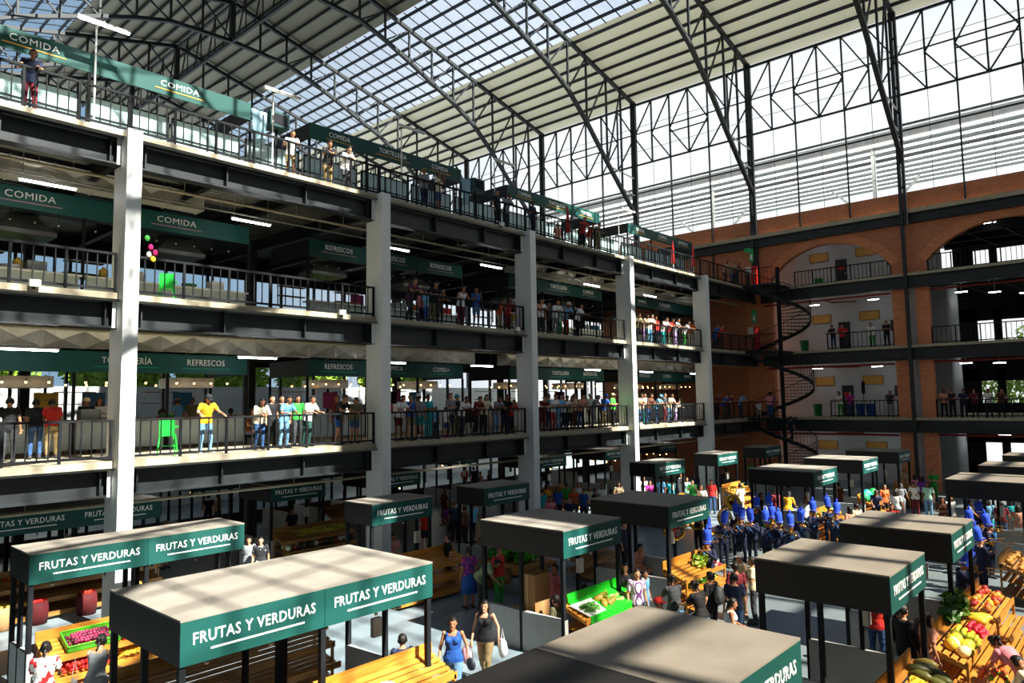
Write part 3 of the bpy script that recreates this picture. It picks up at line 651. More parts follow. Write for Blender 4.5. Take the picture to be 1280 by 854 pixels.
# appliances and goods on the stall counters
rnd=random.Random(5)
def goods(lv,n,seed,lit):
    rnd=random.Random(seed); z=FL[lv]
    for i in range(n):
        s=SL[rnd.randrange(4)]; y=rnd.uniform(s[0]+.4,s[1]-.4); k=rnd.randrange(4); x=-4.65; 
        if k==0: m=MB().lathe([(0,0),(.13,0),(.14,.28),(.05,.34),(.05,.38),(0,.38)],(x,y,z+1.03),10); o=m.build('jar',cm(rnd.choice(['c9a13c','b53a2a','d8d4c4','7a9a3a','c86a2a'])),smooth=True,loc=(x,y,z+1.03)); tag(o,'coloured drink jar on a food stall counter of the %s level'%{2:'second',3:'third',4:'top'}[lv],'jar','jars on the %s-level counters'%{2:'second',3:'third',4:'top'}[lv])
        elif k==1: o=MB().box((x-.2,y-.25,z+1.03),(x+.15,y+.25,z+1.35)).build('display_case',cm(rnd.choice(['d9dad6','8a8f90','b5302a','2f6f9a'])),loc=(x,y,z+1.03)); tag(o,'boxy appliance on a food stall counter of the %s level'%{2:'second',3:'third',4:'top'}[lv],'appliance','appliances on the %s-level counters'%{2:'second',3:'third',4:'top'}[lv])
        elif k==2: o=MB().lathe([(0,0),(.2,0),(.26,.14),(.24,.14),(.18,.03),(0,.03)],(x,y,z+1.03),12).build('bowl',cm(rnd.choice(['e3e1da','c24a2a','4a8a5a'])),smooth=True,loc=(x,y,z+1.03)); tag(o,'bowl on a food stall counter of the %s level'%{2:'second',3:'third',4:'top'}[lv],'bowl','bowls on the %s-level counters'%{2:'second',3:'third',4:'top'}[lv])
        else: o=MB().box((-6.9,y-.35,z+1.2),(-6.85,y+.35,z+1.9)).build('menu_board',cm(rnd.choice(['b5463a','e0c25a','d9d6cc','3a78a8','a03a6a'])),loc=(-6.9,y,z+1.2)); tag(o,'coloured menu board at the back of a %s-level food stall'%{2:'second',3:'third',4:'top'}[lv],'board','menu boards of the %s level'%{2:'second',3:'third',4:'top'}[lv])
goods(2,34,1,True); goods(3,26,2,False); goods(4,16,3,False)
# high chairs
def high_chair(x,y,z,h,lab,rz=0):
    t=thing('high_chair',lab,'high chair',(x,y,z),None); t['_w']=(0,0,0); t.rotation_euler=(0,0,rz); c=cm(h,.4)
    for a in (-1,1):
        for b in (-1,1): MB().bar((a*.26,b*.24,0),(a*.17,b*.17,.6),.035).build('leg',c,t)
    MB().box((-.2,-.18,.55),(.2,.18,.6)).build('seat',c,t); MB().box((-.2,-.2,.6),(-.15,.2,1.0)).build('backrest',c,t)
    MB().box((.1,-.24,.78),(.32,.24,.82)).build('tray',c,t); MB().bar((.22,-.21,.25),(.22,.21,.25),.03).build('foot_rail',c,t); t.location=(x,y,z)
high_chair(-1.3,8.8,FL[2],'1fb93c','bright green plastic high chair left of the man in yellow',2.6)
high_chair(-2.3,9.1,FL[3],'1fb93c','bright green plastic high chair on the third level under the COMIDA sign',2.6)
high_chair(-3.3,10.2,FL[4],'1d8a4c','green high chair behind the top railing right of the first column',2.6)
# fabric hangings, air conditioners on top level
for i,(y,z) in enumerate(((14.2,16.9),(25.2,16.7))):
    t=thing('air_conditioner','grey air unit beside a food stall on the top level, %s'%['right of the left sign','before the third sign'][i],'air unit',(-5,y,z-.3))
    MB().box((-5.4,y-.4,z-.3),(-4.7,y+.4,z+.3)).build('casing',cm('2c4a4c'),t); MB().box((-4.7,y-.3,z-.2),(-4.69,y+.3,z+.2)).build('grille',BLACK,t); MB().tube([(-5,y,FL[4]),(-5,y,z-.3)],.05).build('post',BLACK,t)
    m=MB(); m.add([(-4.9,y-1.1,z+.2),(-4.8,y-.5,z+.15),(-4.85,y-.55,z-1.1),(-4.95,y-.9,z-1.2),(-4.8,y-.8,z-.4)],[(0,1,4),(1,2,4),(2,3,4),(3,0,4)])
    tag(m.build('plastic_cover',cm('8fb6c4'),loc=(-4.9,y-.8,z-1.2)),'light blue crumpled plastic cover hanging beside the air unit, %s'%['left one','right one'][i],'cover')
for i,y in enumerate((27.6,38.6,40.4)):
    t=thing('parasol','closed red and white parasol standing behind the top railing, %s'%['nearest one','middle one','farthest one'][i],'parasol',(-1.0 if i!=1 else -1.4,y,FL[4])); x=-1.0 if i!=1 else -1.4
    MB().tube([(x,y,FL[4]),(x,y,FL[4]+2.1)],.02).build('pole',WHITE,t); MB().lathe([(.02,2.1),(.1,1.2),(.13,.75),(.03,.7)],(x,y,FL[4]),10).build('canopy',REDM,t,smooth=True); MB().box((x-.2,y-.2,FL[4]),(x+.2,y+.2,FL[4]+.06)).build('base',REDM if i else BLACK,t)
# paper flowers on the third-level railing
t=thing('paper_flowers','bunch of pink, yellow and green paper flowers at the first white column, third level','decoration',(-.4,7.75,FL[3]+1)); 
for k,(c,dx,dz) in enumerate((('e0287a',.05,1.35),('e8b82a',.1,1.02),('3f9a3a',-.02,1.6),('f0e8e0',.02,1.15),('e0287a',.14,1.2))): MB().sph((-.4+dx,7.78+dx,FL[3]+dz),(.06,.07,.09),7,5).build('flower',cm(c),t)

# frosted screens behind the top-level counters
FROST=mat('frosted_screen',srgb('a9c6c8'),.35,var=.08,scale=1.2)
for i,(a,b) in enumerate([(1.2,4.4),(4.6,7.3),(7.5,10.1),(10.2,12.7),(12.9,15.2),(15.4,18),(18.2,20.8),(21,23.5),(23.8,26.7),(27,29.6),(29.8,32.3),(32.5,35.1),(35.4,38.2),(38.4,41),(41.2,43.8),(44,46.7)]):
    t=thing('frosted_screen','pale blue-grey frosted screen standing behind the top-level food counters','screen',(-5.0,a,FL[4]),'frosted screens of the top level')
    MB().box((-5.02,a,FL[4]+.05),(-5.0,b,FL[4]+2.55)).build('pane',FROST,t); m=MB()
    for y in (a,(a+b)/2,b-.05): m.box((-5.0,y,FL[4]),(-4.96,y+.05,FL[4]+2.6))
    for z in (1.9,2.55): m.box((-5.0,a,FL[4]+z),(-4.96,b,FL[4]+z+.04))
    m.build('frame',BLACK,t)
# ================= MARKET STALLS OF THE HALL
LOWW=mat('low_wall_render',srgb('9a9c9a'),.8,var=.08,scale=2)
def market_stall(x0,x1,y0,y1,n,label,group=None,walls=True,shadow=False,posts=True,lit=False,sign=True):
    t=thing('market_stall',label,'market stall',((x0+x1)/2,(y0+y1)/2,0),group); zt,zb=2.9,2.27
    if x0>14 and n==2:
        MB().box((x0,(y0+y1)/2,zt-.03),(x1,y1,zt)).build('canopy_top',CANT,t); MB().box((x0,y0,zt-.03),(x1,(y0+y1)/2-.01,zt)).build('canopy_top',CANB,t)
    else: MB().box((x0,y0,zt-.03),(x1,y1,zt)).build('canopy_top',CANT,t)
    MB().box((x0+.02,y0,zb),(x1-.02,y0+.03,zt-.031)).build('side_board',CANB,t); MB().box((x0+.02,y1-.03,zb),(x1-.02,y1,zt-.031)).build('side_board',CANB,t); MB().box((x0,y0,zb),(x0+.02,y1,zt-.031)).build('rear_board',CANB,t)
    m=(y1-y0)/n
    for i in range(n):
        a=y0+i*m; MB().box((x1-.025,a+.004,zb),(x1,a+m-.004,zt-.031)).build('signboard',GREEN,t)
        letter('FRUTAS Y VERDURAS',.155,x1+.004,a+m*.5,zb+.27,t,min(1.95,m*.85)); MB().box((x1,a+m*.5-.72,zb+.15),(x1+.008,a+m*.5+.78,zb+.175)).build('underline',LETT,t)
    if posts:
        for i in range(n+1):
            yy=y0+.06+i*(y1-y0-.12)/n
            for xx in (x0+.08,x1-.08): MB().box((xx-.045,yy-.045,0),(xx+.045,yy+.045,zb)).build('post',BLACK,t)
            if 0<i<n: 
                MB().box(((x0+x1)/2-.1,yy-.06,0),((x0+x1)/2+.1,yy+.06,zb)).build('post',BLACK,t)
        for yy in (y0+.06,y1-.06): MB().box(((x0+x1)/2-.06,yy-.045,0),((x0+x1)/2+.02,yy+.045,zb)).build('post',BLACK,t)
    if walls:
        for yy in (y0+.02,y1-.14): MB().box((x0+.1,yy,0),(x1-.02,yy+.12,.9)).build('low_wall',LOWW,t)
    k=int((y1-y0)/1.1)
    for i in range(k): bulb(x1-.25,y0+.5+i*(y1-y0-.6)/k,zb-.05,t,lit); bulb((x0+x1)/2,y0+.5+i*(y1-y0-.6)/k,zb-.05,t,lit)
    MB().box(((x0+x1)/2+.05,y0+(y1-y0)*.9,1.4),((x0+x1)/2+.15,y0+(y1-y0)*.9+.2,1.75)).build('meter_box',GALV,t)
    return t
A0,A1=7.15,9.78; C0,C1=1.35,2.72; B0,B1=14.25,16.53; D0,D1=-6.8,-4.35
YS=[(4.45,9.07,2),(13.0,15.35,1),(17.7,20.05,1),(28.85,31.6,1),(35.1,37.5,1),(41.2,43.5,1)]
P=['nearest, double length','second from camera','third from camera','fourth from camera','fifth from camera','farthest']
for i,(a,b,n) in enumerate(YS):
    market_stall(A0,A1,a,b,n,'canopy market stall reading FRUTAS Y VERDURAS, middle row, '+P[i])
    market_stall(C0,C1,a,b,n,'narrow market stall reading FRUTAS Y VERDURAS, left row, '+P[i])
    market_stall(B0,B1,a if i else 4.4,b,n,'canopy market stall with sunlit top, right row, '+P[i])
for i,(a,b,n) in enumerate([(4.9,9.9,2),(13.8,16.1,1),(18.6,20.95,1),(28.85,31.4,1),(35.1,37.5,1),(41.2,43.5,1)]):
    market_stall(D0,D1,a,b,n,'dark green market stall under the left gallery, '+P[i],lit=(i>1))
for i,(a,b,n) in enumerate([(5,9.6,2),(13.4,18,2),(19.5,21.8,1),(28,30.3,1),(36,40,2)]):
    market_stall(-12.4,-10,a,b,n,'dark market stall deep under the left gallery, '+P[i],lit=True)
# ---- wooden display stands
def stand_proto(L,back=True,tiers=2,mt=WOOD):
    t=thing('display_stand','x','display stand',(0,0,0)); m=MB()     # depth along x (front = +x .0 -> .75), length along y
    for k in range(5): x=.06+k*.13; z=1.13-k*.05; m.ext([(x,0,z),(x+.088,0,z-.034),(x+.088,0,z-.056),(x,0,z-.022)],(0,L,0))
    m.build('top_shelf',mt,t,recalc=True)
    MB().box((0,0,1.0),(.03,L,1.32)).build('back_board',mt,t); MB().box((.70,0,.82),(.73,L,.94)).build('front_lip',mt,t)
    for x in (.02,.68):
        for y in (.03,L-.08): MB().box((x,y,0),(x+.05,y+.05,1.1 if x<.5 else .9)).build('leg',mt,t)
    m=MB()
    for y in (.03,L-.06): m.ext([(.02,y,1.1),(.72,y,.86),(.72,y,.78),(.02,y,1.0)],(0,.03,0))
    m.build('side_rail',mt,t,recalc=True)
    for q in range(tiers):
        zz=(.52,.16)[q]; w=.75+.14*(q+1); m=MB()
        for k in range(6): x=.04+k*w/6; m.ext([(x,0,zz+.16-k*.03),(x+w/6-.03,0,zz+.14-k*.03),(x+w/6-.03,0,zz+.12-k*.03),(x,0,zz+.14-k*.03)],(0,L,0))
        m.box((w+.02,0,zz-.06),(w+.05,L,zz+.06)); m.build('lower_shelf',mt,t,recalc=True)
    return t
_SP={}
def stand(x,y0,y1,label,rz=0,tiers=2,mt=WOOD,grp=None):
    L=round(y1-y0,2); k=(L,tiers,mt.name)
    if k not in _SP: p=stand_proto(L,True,tiers,mt); _SP[k]=p; o=p; o.location=(x,y0,0); o.rotation_euler=(0,0,rz); o['label']=label
    else: o=dup(_SP[k],loc=(x,y0,0),rz=rz,label=label)
    if grp: o['group']=grp
    return o
def topz(d): return 1.13-.38*(d-.06)    # height of the sloped shelf at depth d
# ---- produce
def G(kind):
    m=MB()
    if kind=='round': m.sph((0,0,0),(.045,.045,.042),8,6)
    elif kind=='melon': m.sph((0,0,0),(.1,.12,.1),10,8)
    elif kind=='long': m.tube([(0,-.11,0),(0,-.07,.0),(0,0,.012),(0,.07,0),(0,.11,-.01)],[.012,.028,.03,.026,.006],7)
    elif kind=='banana': m.tube([(.02,-.1,.0),(.0,-.05,.02),(-.01,0,.03),(.0,.05,.02),(.02,.1,0)],[.006,.017,.019,.016,.006],6)
    elif kind=='leafy':
        foliage(m,(0,0,0),(.11,.11,.08),60,3,.06)
    elif kind=='papaya': m.tube([(0,-.16,0),(0,-.1,0),(0,0,0),(0,.1,0),(0,.15,0)],[.02,.06,.075,.05,.015],10)
    elif kind=='pineapple':
        m.lathe([(0,-.11),(.05,-.1),(.07,-.02),(.06,.08),(.02,.11)],(0,0,0),9)
    return m.mesh(kind,WHITE,smooth=kind!='leafy')
_G={}; _PN={'round':'fruit','melon':'melon','long':'cucumber','banana':'banana','leafy':'leafy_vegetable','papaya':'papaya','pineapple':'pineapple'}
def one(kind,h,p,rot,label,cat,grp,name=None,s=1):
    if kind not in _G: _G[kind]=G(kind)
    o=bpy.data.objects.new(name or _PN[kind],_G[kind]); COL.objects.link(o); o.location=p; o.rotation_euler=rot; o.scale=(s,s,s)
    o.material_slots[0].link='OBJECT'; o.material_slots[0].material=cm(h,.45)
    if kind=='pineapple':
        if 'crown' not in _G:
            m=MB()
            for k in range(9): a=k*.7; m.add([(0,0,0),(.02*math.cos(a+1.5),.02*math.sin(a+1.5),.02),(.07*math.cos(a),.07*math.sin(a),.15)],[(0,1,2)])
            _G['crown']=m.mesh('crown',LEAF)
        link('crown',_G['crown'],o,(0,0,.1))
    return tag(o,label,cat,grp)
def pile(kind,cols,box,n,label,cat,grp,seed=0,name=None,sl=0,s=1,layers=2,zf=None):
    """individual fruits heaped in box=(x0,x1,y0,y1,z)"""
    rnd=random.Random(seed); x0,x1,y0,y1,z=box; i=0
    r={'round':.045,'melon':.1,'long':.03,'banana':.02,'leafy':.08,'papaya':.07,'pineapple':.07}[kind]*s
    per=max(1,n//layers)
    for k in range(n):
        ly=k//per; sh=.75**ly; cx,cy=(x0+x1)/2,(y0+y1)/2
        nx=max(1,int(math.sqrt(per*(x1-x0)/(y1-y0)))); ny=max(1,math.ceil(per/nx)); q=k%per; ix,iy=q%nx,q//nx
        x=cx+((ix+.5+rnd.uniform(-.2,.2))/nx-.5)*(x1-x0)*sh; y=cy+((iy+.5+rnd.uniform(-.2,.2))/ny-.5)*(y1-y0)*sh
        zz=(zf(x) if zf else z)+r*.9+ly*r*1.5
        rot=(rnd.uniform(-.3,.3),rnd.uniform(-.3,.3),rnd.uniform(0,6.28)) if kind in('round','melon','leafy') else (rnd.uniform(-.15,.15),rnd.uniform(-.2,.2),rnd.uniform(-.5,.5)+1.57*(kind=='papaya'))
        if kind=='pineapple': rot=(1.2,0,rnd.uniform(0,6.28))
        one(kind,rnd.choice(cols),(x,y,zz),rot,label,cat,grp,name,s)
def crate(x0,x1,y0,y1,z,h,label,d=.12,tilt=.36,name='plastic_crate'):
    t=thing(name,label,'crate',(x0,y0,z)); c=cm(h,.4); w=x1-x0; L=y1-y0; t['_w']=(0,0,0)
    MB().box((0,0,0),(w,L,.015)).build('base',c,t); m=MB()
    for k in range(3):
        zz=.02+k*d/3; m.box((0,0,zz),(w,.012,zz+d/4)); m.box((0,L-.012,zz),(w,L,zz+d/4)); m.box((0,0,zz),(.012,L,zz+d/4)); m.box((w-.012,0,zz),(w,L,zz+d/4))
    m.box((-.01,-.01,d),(w+.01,.015,d+.02)); m.box((-.01,L-.015,d),(w+.01,L+.01,d+.02)); m.box((-.01,0,d),(.015,L,d+.02)); m.box((w-.015,0,d),(w+.01,L,d+.02)); m.build('rim',c,t)
    t.rotation_euler=(0,tilt,0); return t
# row A stands (front of the middle row)
stand(9.4,4.9,9.35,'empty slatted pine display stand in front of the nearest middle stall')
stand(9.4,13.35,15.75,'pine display stand lined with bright green plastic holding cucumbers and pineapples')
stand(9.4,17.9,20.3,'sunlit pine display stand with leafy greens and radishes, in front of third middle stall')
stand(9.4,29.2,31.4,'sunlit yellow pine display stand near the marching band'); stand(9.4,35.3,37.5,'pine display stand with round green produce in the far middle row'); stand(9.4,41.4,43.4,'pine display stand at the far end of the middle row')
# row C stands
stand(2.72,4.6,9.0,'long pine display stand with onions, tomatoes and fruit in the left row'); stand(2.72,13.2,16.2,'empty pine display stand with stepped lower shelves beside the woman in blue',tiers=2)
stand(2.72,17.9,20.2,'pine display stand in the left row behind the shoppers'); stand(2.72,29,31.4,'pine display stand in the left row before the fourth column'); stand(2.72,35.4,37.6,'pine display stand in the left row behind the sunlit crowd')
# row B stands
stand(16.35,11.9,14.6,'pine display stand with papayas, bananas and pumpkins at the lower right'); stand(16.35,15.6,18.6,'pine display stand heaped with mangoes, melons and peppers at the right edge'); stand(16.35,18.9,21.2,'pine display stand with carrots and salad at the right edge')
stand(16.35,24.2,26.4,'pine display stand beside the band at the right edge',mt=WOOD2)
stand(13.7,29.2,31.4,'pine display stand behind the right row, with blue ball nearby',rz=0)
# row D / inner stands
stand(-4.4,13.9,17.0,'pine display stand with plantains under the left gallery',mt=WOOD2); stand(-7.9,18.3,20.6,'tall wooden shelf stand deep under the left gallery',mt=WOOD2); stand(-4.3,5.2,9.6,'dark wooden display stand at the far left under the gallery',mt=WOOD2)
stand(-4.3,28.8,31.2,'wooden display stand under the gallery behind the third column',mt=WOOD2); stand(5.0,19.0,21.3,'wooden stand with crates behind the middle stalls',mt=WOOD2)
# stand behind the front double stall, seen through its posts
stand(6.2,4.9,8.9,'stained wooden display stand seen through the front double stall',mt=WOOD2)
# --- goods: row C front
zf=lambda x0:(lambda x: topz(max(0,x-x0)))
crate(2.85,3.4,5.0,6.0,1.13,'4fae2a','lime green plastic crate full of red onions'); crate(2.85,3.4,6.05,6.95,1.13,'d8442a','red plastic crate full of white onions')
pile('round',['6a1436','7d1c3c','8c2a48','521028'],(2.9,3.33,5.05,5.95,1.15),90,'red onion heaped in the lime green crate','onion','red onions in the green crate',1,'red_onion',zf=lambda x:topz(x-2.72)+.02)
pile('round',['e9e4da','dcd6c6'],(2.9,3.33,6.1,6.9,1.15),60,'white onion in the red crate','onion','white onions in the red crate',2,'white_onion',zf=lambda x:topz(x-2.72)+.02)
pile('round',['c8201c','d83a24','b3181a'],(2.95,3.6,4.85,5.85,.6),90,'red tomato heaped on the lower shelf of the left stand','tomato','tomatoes on the left stand',3,'tomato')
pile('round',['8fb03a','a8c24a','c8cf6a'],(2.95,3.6,6.75,7.6,.62),50,'pale green fruit on the lower shelf of the left stand','fruit','green fruit on the left stand',4,'chayote',s=1.3)
pile('banana',['e8c22a','d8a820'],(2.95,3.55,6.0,6.65,.62),34,'yellow banana on the lower shelf of the left stand','banana','bananas on the left stand',5)
pile('round',['e0772a','d8601e'],(3.0,3.7,6.6,7.5,.25),36,'orange on the bottom shelf of the left stand','orange','oranges on the left stand',6,'orange')
# far-left goods under gallery
pile('round',['e07828','c8301e'],(-4.2,-3.8,5.6,7.2,1.1),60,'orange-red fruit on the dark stand at the far left','fruit','fruit on the far left stand',7,'fruit',zf=lambda x:topz(x+4.3))
pile('banana',['e2b92c'],(-4.2,-3.8,7.4,8.4,1.1),26,'banana on the dark stand at the far left','banana','bananas on the far left stand',8,zf=lambda x:topz(x+4.3))
pile('banana',['a9a32c','c6b13a','8d9a30'],(-4.3,-3.8,14.6,16.9,1.1),80,'green-yellow plantain on the stand under the gallery','plantain','plantains under the gallery',9,'plantain',s=1.5,zf=lambda x:topz(x+4.4))
pile('melon',['5a6a3a','8a3a2a','c9cdb0','2e3a2a'],(-4.1,-3.5,14.0,16.9,.6),26,'vegetable bundle on the lower shelf under the gallery','vegetable','bundles on the lower shelf under the gallery',10,'vegetable_bundle',layers=1)
# green-lined stand
m=MB(); m.ext([(9.44,13.5,1.33),(9.47,13.5,1.15),(10.1,13.5,.93),(10.13,13.5,.6),(10.15,13.5,.6),(10.15,13.5,.95),(9.5,13.5,1.17),(9.47,13.5,1.35)],(0,2.2,0))
tag(m.build('plastic_sheet',cm('22c22a',.3),recalc=True,loc=(9.5,13.5,1)),'bright green plastic sheet lining the pine stand of cucumbers','sheet')
pile('long',['3f7a2a','55903a','2f6420'],(9.75,10.05,13.55,14.1,1.1),20,'green cucumber in the white paper tray','cucumber','cucumbers on the green-lined stand',11,s=1.2,zf=lambda x:topz(x-9.4)+.03)
tag(MB().ext([(9.6,13.4,1.12),(10.12,13.5,.94),(10.1,14.15,.95),(9.62,14.2,1.13)],(0,0,.02)).build('paper_tray',cm('e6e4e0'),recalc=True,loc=(9.8,13.8,1)),'white paper tray holding cucumbers on the green-lined stand','tray')
pile('pineapple',['8a7a34','a08a3a'],(9.65,10.0,14.25,14.7,1.1),6,'pineapple lying on the green-lined stand','pineapple','pineapples on the green-lined stand',12,layers=1,s=1.2,zf=lambda x:topz(x-9.4)+.02)
pile('long',['8a9a5a','a6ae72'],(9.7,10.0,14.85,15.2,1.1),8,'pale green corn cob on the green-lined stand','corn','corn on the green-lined stand',13,'corn_cob',s=1.3,layers=1,zf=lambda x:topz(x-9.4)+.02)
pile('long',['e29a20'],(9.8,10.05,15.3,15.65,1.1),8,'orange carrot on the green-lined stand','carrot','carrots on the green-lined stand',14,'carrot',s=1.2,layers=1,zf=lambda x:topz(x-9.4)+.02)
pile('round',['c8341e','a82418'],(9.9,10.25,14.9,15.5,.66),20,'tomato on the lower shelf of the green-lined stand','tomato','tomatoes on the green-lined stand',15,'tomato')
# leafy stand
pile('leafy',['9cc23a','86b033','b5cc5a'],(9.6,10.05,19.1,19.8,1.0),12,'light green lettuce on the sunlit pine stand','lettuce','lettuces on the sunlit stand',16,'lettuce',s=1.2,zf=lambda x:topz(x-9.4))
pile('round',['c02a5a','e8dfe0','a82448'],(9.7,10.1,19.85,20.25,1.0),22,'pink radish on the sunlit pine stand','radish','radishes on the sunlit stand',17,'radish',zf=lambda x:topz(x-9.4))
pile('leafy',['5f9a2a','8ab83a'],(9.7,10.3,18.2,20,.6),10,'leafy greens on the lower shelf of the sunlit stand','greens','greens below the sunlit stand',18,'leafy_greens')
pile('leafy',['3f9a2a','5cb433','2f8a24'],(4.0,5.6,16.3,17.5,1.0),22,'bright green leafy bunch beside the cardboard boxes','greens','leafy bunches behind the boxes',19,'leafy_bunch',s=1.8)
tag(MB().box((3.9,16.2,.85),(5.7,17.6,.95)).box((4,16.3,0),(4.1,17.5,.85)).box((5.5,16.3,0),(5.6,17.5,.85)).build('trestle_table',WOOD2,loc=(4.8,17,0)),'wooden table with leafy greens left of the cardboard boxes','table')
# right front stand
pile('papaya',['c89a24','d8a82c','b8a030'],(16.55,17.0,12.2,12.9,1.0),7,'yellow papaya at the lower end of the right stand','papaya','papayas on the right stand',20,layers=1,s=1.2,zf=lambda x:topz(x-16.35))
pile('banana',['e6bb28','d9a81e','efcf44'],(16.55,17.05,13.0,13.8,1.0),60,'yellow banana on the right stand','banana','bananas on the right stand',21,s=1.25,layers=3,zf=lambda x:topz(x-16.35))
pile('papaya',['5a5a2a','7a6a30','4a4a22'],(16.5,17.0,13.8,14.6,1.05),7,'dark green papaya at the top of the right stand','papaya','dark papayas on the right stand',22,layers=1,s=1.3,zf=lambda x:topz(x-16.35))
pile('melon',['c9cba8','b4b890'],(16.8,17.1,12.8,13.3,.95),4,'pale round melon on the right stand','melon','melons on the right stand',23,layers=1,zf=lambda x:topz(x-16.35))
pile('papaya',['d8a62a','e0b234'],(16.55,17.0,18.0,18.6,1.05),5,'golden papaya on the heaped right-edge stand','papaya','papayas on the heaped stand',24,layers=1,s=1.3,zf=lambda x:topz(x-16.35))
pile('round',['d8283a','c81e3c'],(16.7,17.1,17.3,17.95,1.0),40,'red fruit on the heaped right-edge stand','fruit','red fruit on the heaped stand',25,'red_fruit',zf=lambda x:topz(x-16.35))
pile('round',['c6d22e','a8c030','e0c22a'],(16.55,17.1,16.6,17.3,1.0),46,'lime-yellow fruit on the heaped right-edge stand','lime','limes on the heaped stand',26,'lime',zf=lambda x:topz(x-16.35))
pile('melon',['d8c23a','e0d6a0','c8a82c'],(16.6,17.1,15.9,16.6,1.0),9,'melon at the near end of the heaped right-edge stand','melon','melons on the heaped stand',27,layers=1,s=1.1,zf=lambda x:topz(x-16.35))
pile('leafy',['5a7a2a','3f6a24'],(16.3,16.7,17.2,18.5,1.15),8,'leafy top bunch behind the heaped right-edge stand','greens','leafy bunches on the heaped stand',28,'leafy_bunch',s=1.8)
pile('long',['d8621e','e07a2a'],(17.2,17.6,16.2,17.0,.7),22,'orange carrot on the lower shelf at the right edge','carrot','carrots at the right edge',29,'carrot')
pile('round',['b8281c','d8521e','7a9a2a'],(17.15,17.7,15.7,16.2,.65),24,'small tomato on the lower shelf at the right edge','tomato','tomatoes at the right edge',30,'tomato')
# generic heaps for the farther stands
fg=[(9.45,29.3,31.3,'melon',['2aa08a','3a9a4a','e0a030']),(9.45,35.4,37.3,'melon',['1f9a6a','28b0b0','3a8a3a']),(2.8,18,20.1,'round',['b8a03a','8a9a3a','c8742a']),(2.8,29.1,31.3,'round',['c8a83a','7a8a3a']),(2.8,35.5,37.5,'round',['d88a2a','c8b43a']),(16.4,19,21,'round',['d8722a','e0a83a','b83a2a']),(16.4,24.3,26.3,'round',['c88a3a','9a6a2a']),(13.75,29.3,31.3,'melon',['2a9ac8','3aa04a','d88a3a']),(-4.3,28.9,31.1,'round',['c88a2a','7a8a3a']),(5.05,19.1,21.2,'round',['a83a2a','6a7a3a'])]
for i,(x,a,b,k,cs) in enumerate(fg):
    pile(k,cs,(x+.05,x+.55,a,b,1.05),16 if k=='melon' else 24,'%s on the display stand of heap %s'%({'round':'small fruit','melon':'large round produce'}[k],['near the band','in the far middle row','behind the shoppers','before the fourth column','behind the sunlit crowd','with carrots at the right edge','beside the band at the right','behind the right row','under the gallery','behind the middle stalls'][i]),'fruit','far heap of produce '+['a','b','c','d','e','f','g','h','i','j'][i],50+i,'fruit',s=1 if k=='melon' else 1.6,layers=1,zf=(lambda x0:(lambda xx: topz(xx-x0)))(x-.05))
# cardboard boxes, bags, cloth
CARD=mat('cardboard',srgb('a5794b'),.85,var=.1,scale=6)
for i,(x,y,z,w,l,h) in enumerate([(8.2,13.25,0,.5,.55,.85),(8.2,13.25,.85,.5,.55,.85),(7.65,13.25,0,.45,.5,.75),(8.75,13.3,0,.45,.5,.55),(8.15,13.9,0,.5,.5,.6)]):
    t=thing('cardboard_box','brown cardboard box in the second middle stall, '+['bottom of the tall stack','top of the tall stack','left of the stack','right of the stack','behind the stack'][i],'box',(x,y,z)); MB().box((x,y,z),(x+w,y+l,z+h)).build('carton',CARD,t); MB().box((x+w*.45,y-.003,z),(x+w*.55,y+l,z+h+.003)).build('tape',cm('c8a878'),t)
def blob(name,c,r,h,label,cat,seed=0,seg=12):
    m=MB().sph((0,0,0),r,seg,seg-2); rnd=random.Random(seed); v=[]
    for p in m.v:
        q=Vector(p); k=1+.22*noise.noise(q*6+Vector((seed,0,0))); v.append(tuple(q*k+Vector(c)))
    m.v=v; return tag(m.build(name,cm(h,.5),smooth=True,loc=c),label,cat)
blob('cloth',(9.6,7.05,1.1),(.25,.35,.1),'b4d03a','crumpled lime green cloth at the near end of the empty pine stand','cloth',1)
blob('plastic_bag',(9.85,7.95,1.05),(.15,.13,.03),'dfe4e2','small clear plastic bag lying on the empty pine stand','bag',2)
blob('rubbish_bag',(16.0,17.2,.6),(.3,.5,.6),'101214','large black bag hanging beside the heaped right-edge stand','bag',3)
blob('plastic_bag',(10.0,13.3,.45),(.25,.3,.14),'e8e6e2','crumpled white bag under the green-lined stand','bag',4)
blob('rubbish_bag',(8.0,6.2,.5),(.5,.8,.45),'4a4c4e','grey tarpaulin bundle inside the front double stall','bundle',5)
blob('green_ball',(8.5,27.6,.9),(.45,.45,.3),'1fae2a','bright green plastic heap beside the band under the stall','heap',6)
for i,(x,y,z,h) in enumerate([(9.62,36.0,1.28,'2ab0c8'),(9.65,36.8,1.25,'1f9a4a'),(9.7,35.4,1.22,'1f9a5a')]): blob('ball',(x,y,z),(.22,.22,.22),h,'%s round ball lying on the far middle stand'%['turquoise','small dark green','green'][i],'ball',10+i)
# red table cloth fronts and paper bags at far left
for i,(x,y,h) in enumerate([(-3.2,5.4,'b98a5a'),(-3.15,6.2,'5a1418'),(-3.0,8.6,'b08048'),(-3.1,7.4,'5a1418')]):
    t=thing('sack','%s sack of produce standing before the far left stand, %s'%(['brown','dark red','tan','dark red'][i],['nearest','second','farthest','third']
 [i]),'sack',(x,y,0)); MB().lathe([(0,0),(.24,0),(.27,.35),(.24,.6),(.22,.6),(0,.56)],(x,y,0),12).build('cloth',cm(h),t,smooth=True); m=MB()
    for k in range(16): m.sph((x+random.Random(k+i*20).uniform(-.16,.16),y+random.Random(k*3+i).uniform(-.16,.16),.62),.06,6,5)
    m.build('contents',cm(['e0c04a','c8261e','d8b040','d83a20'][i]),t)
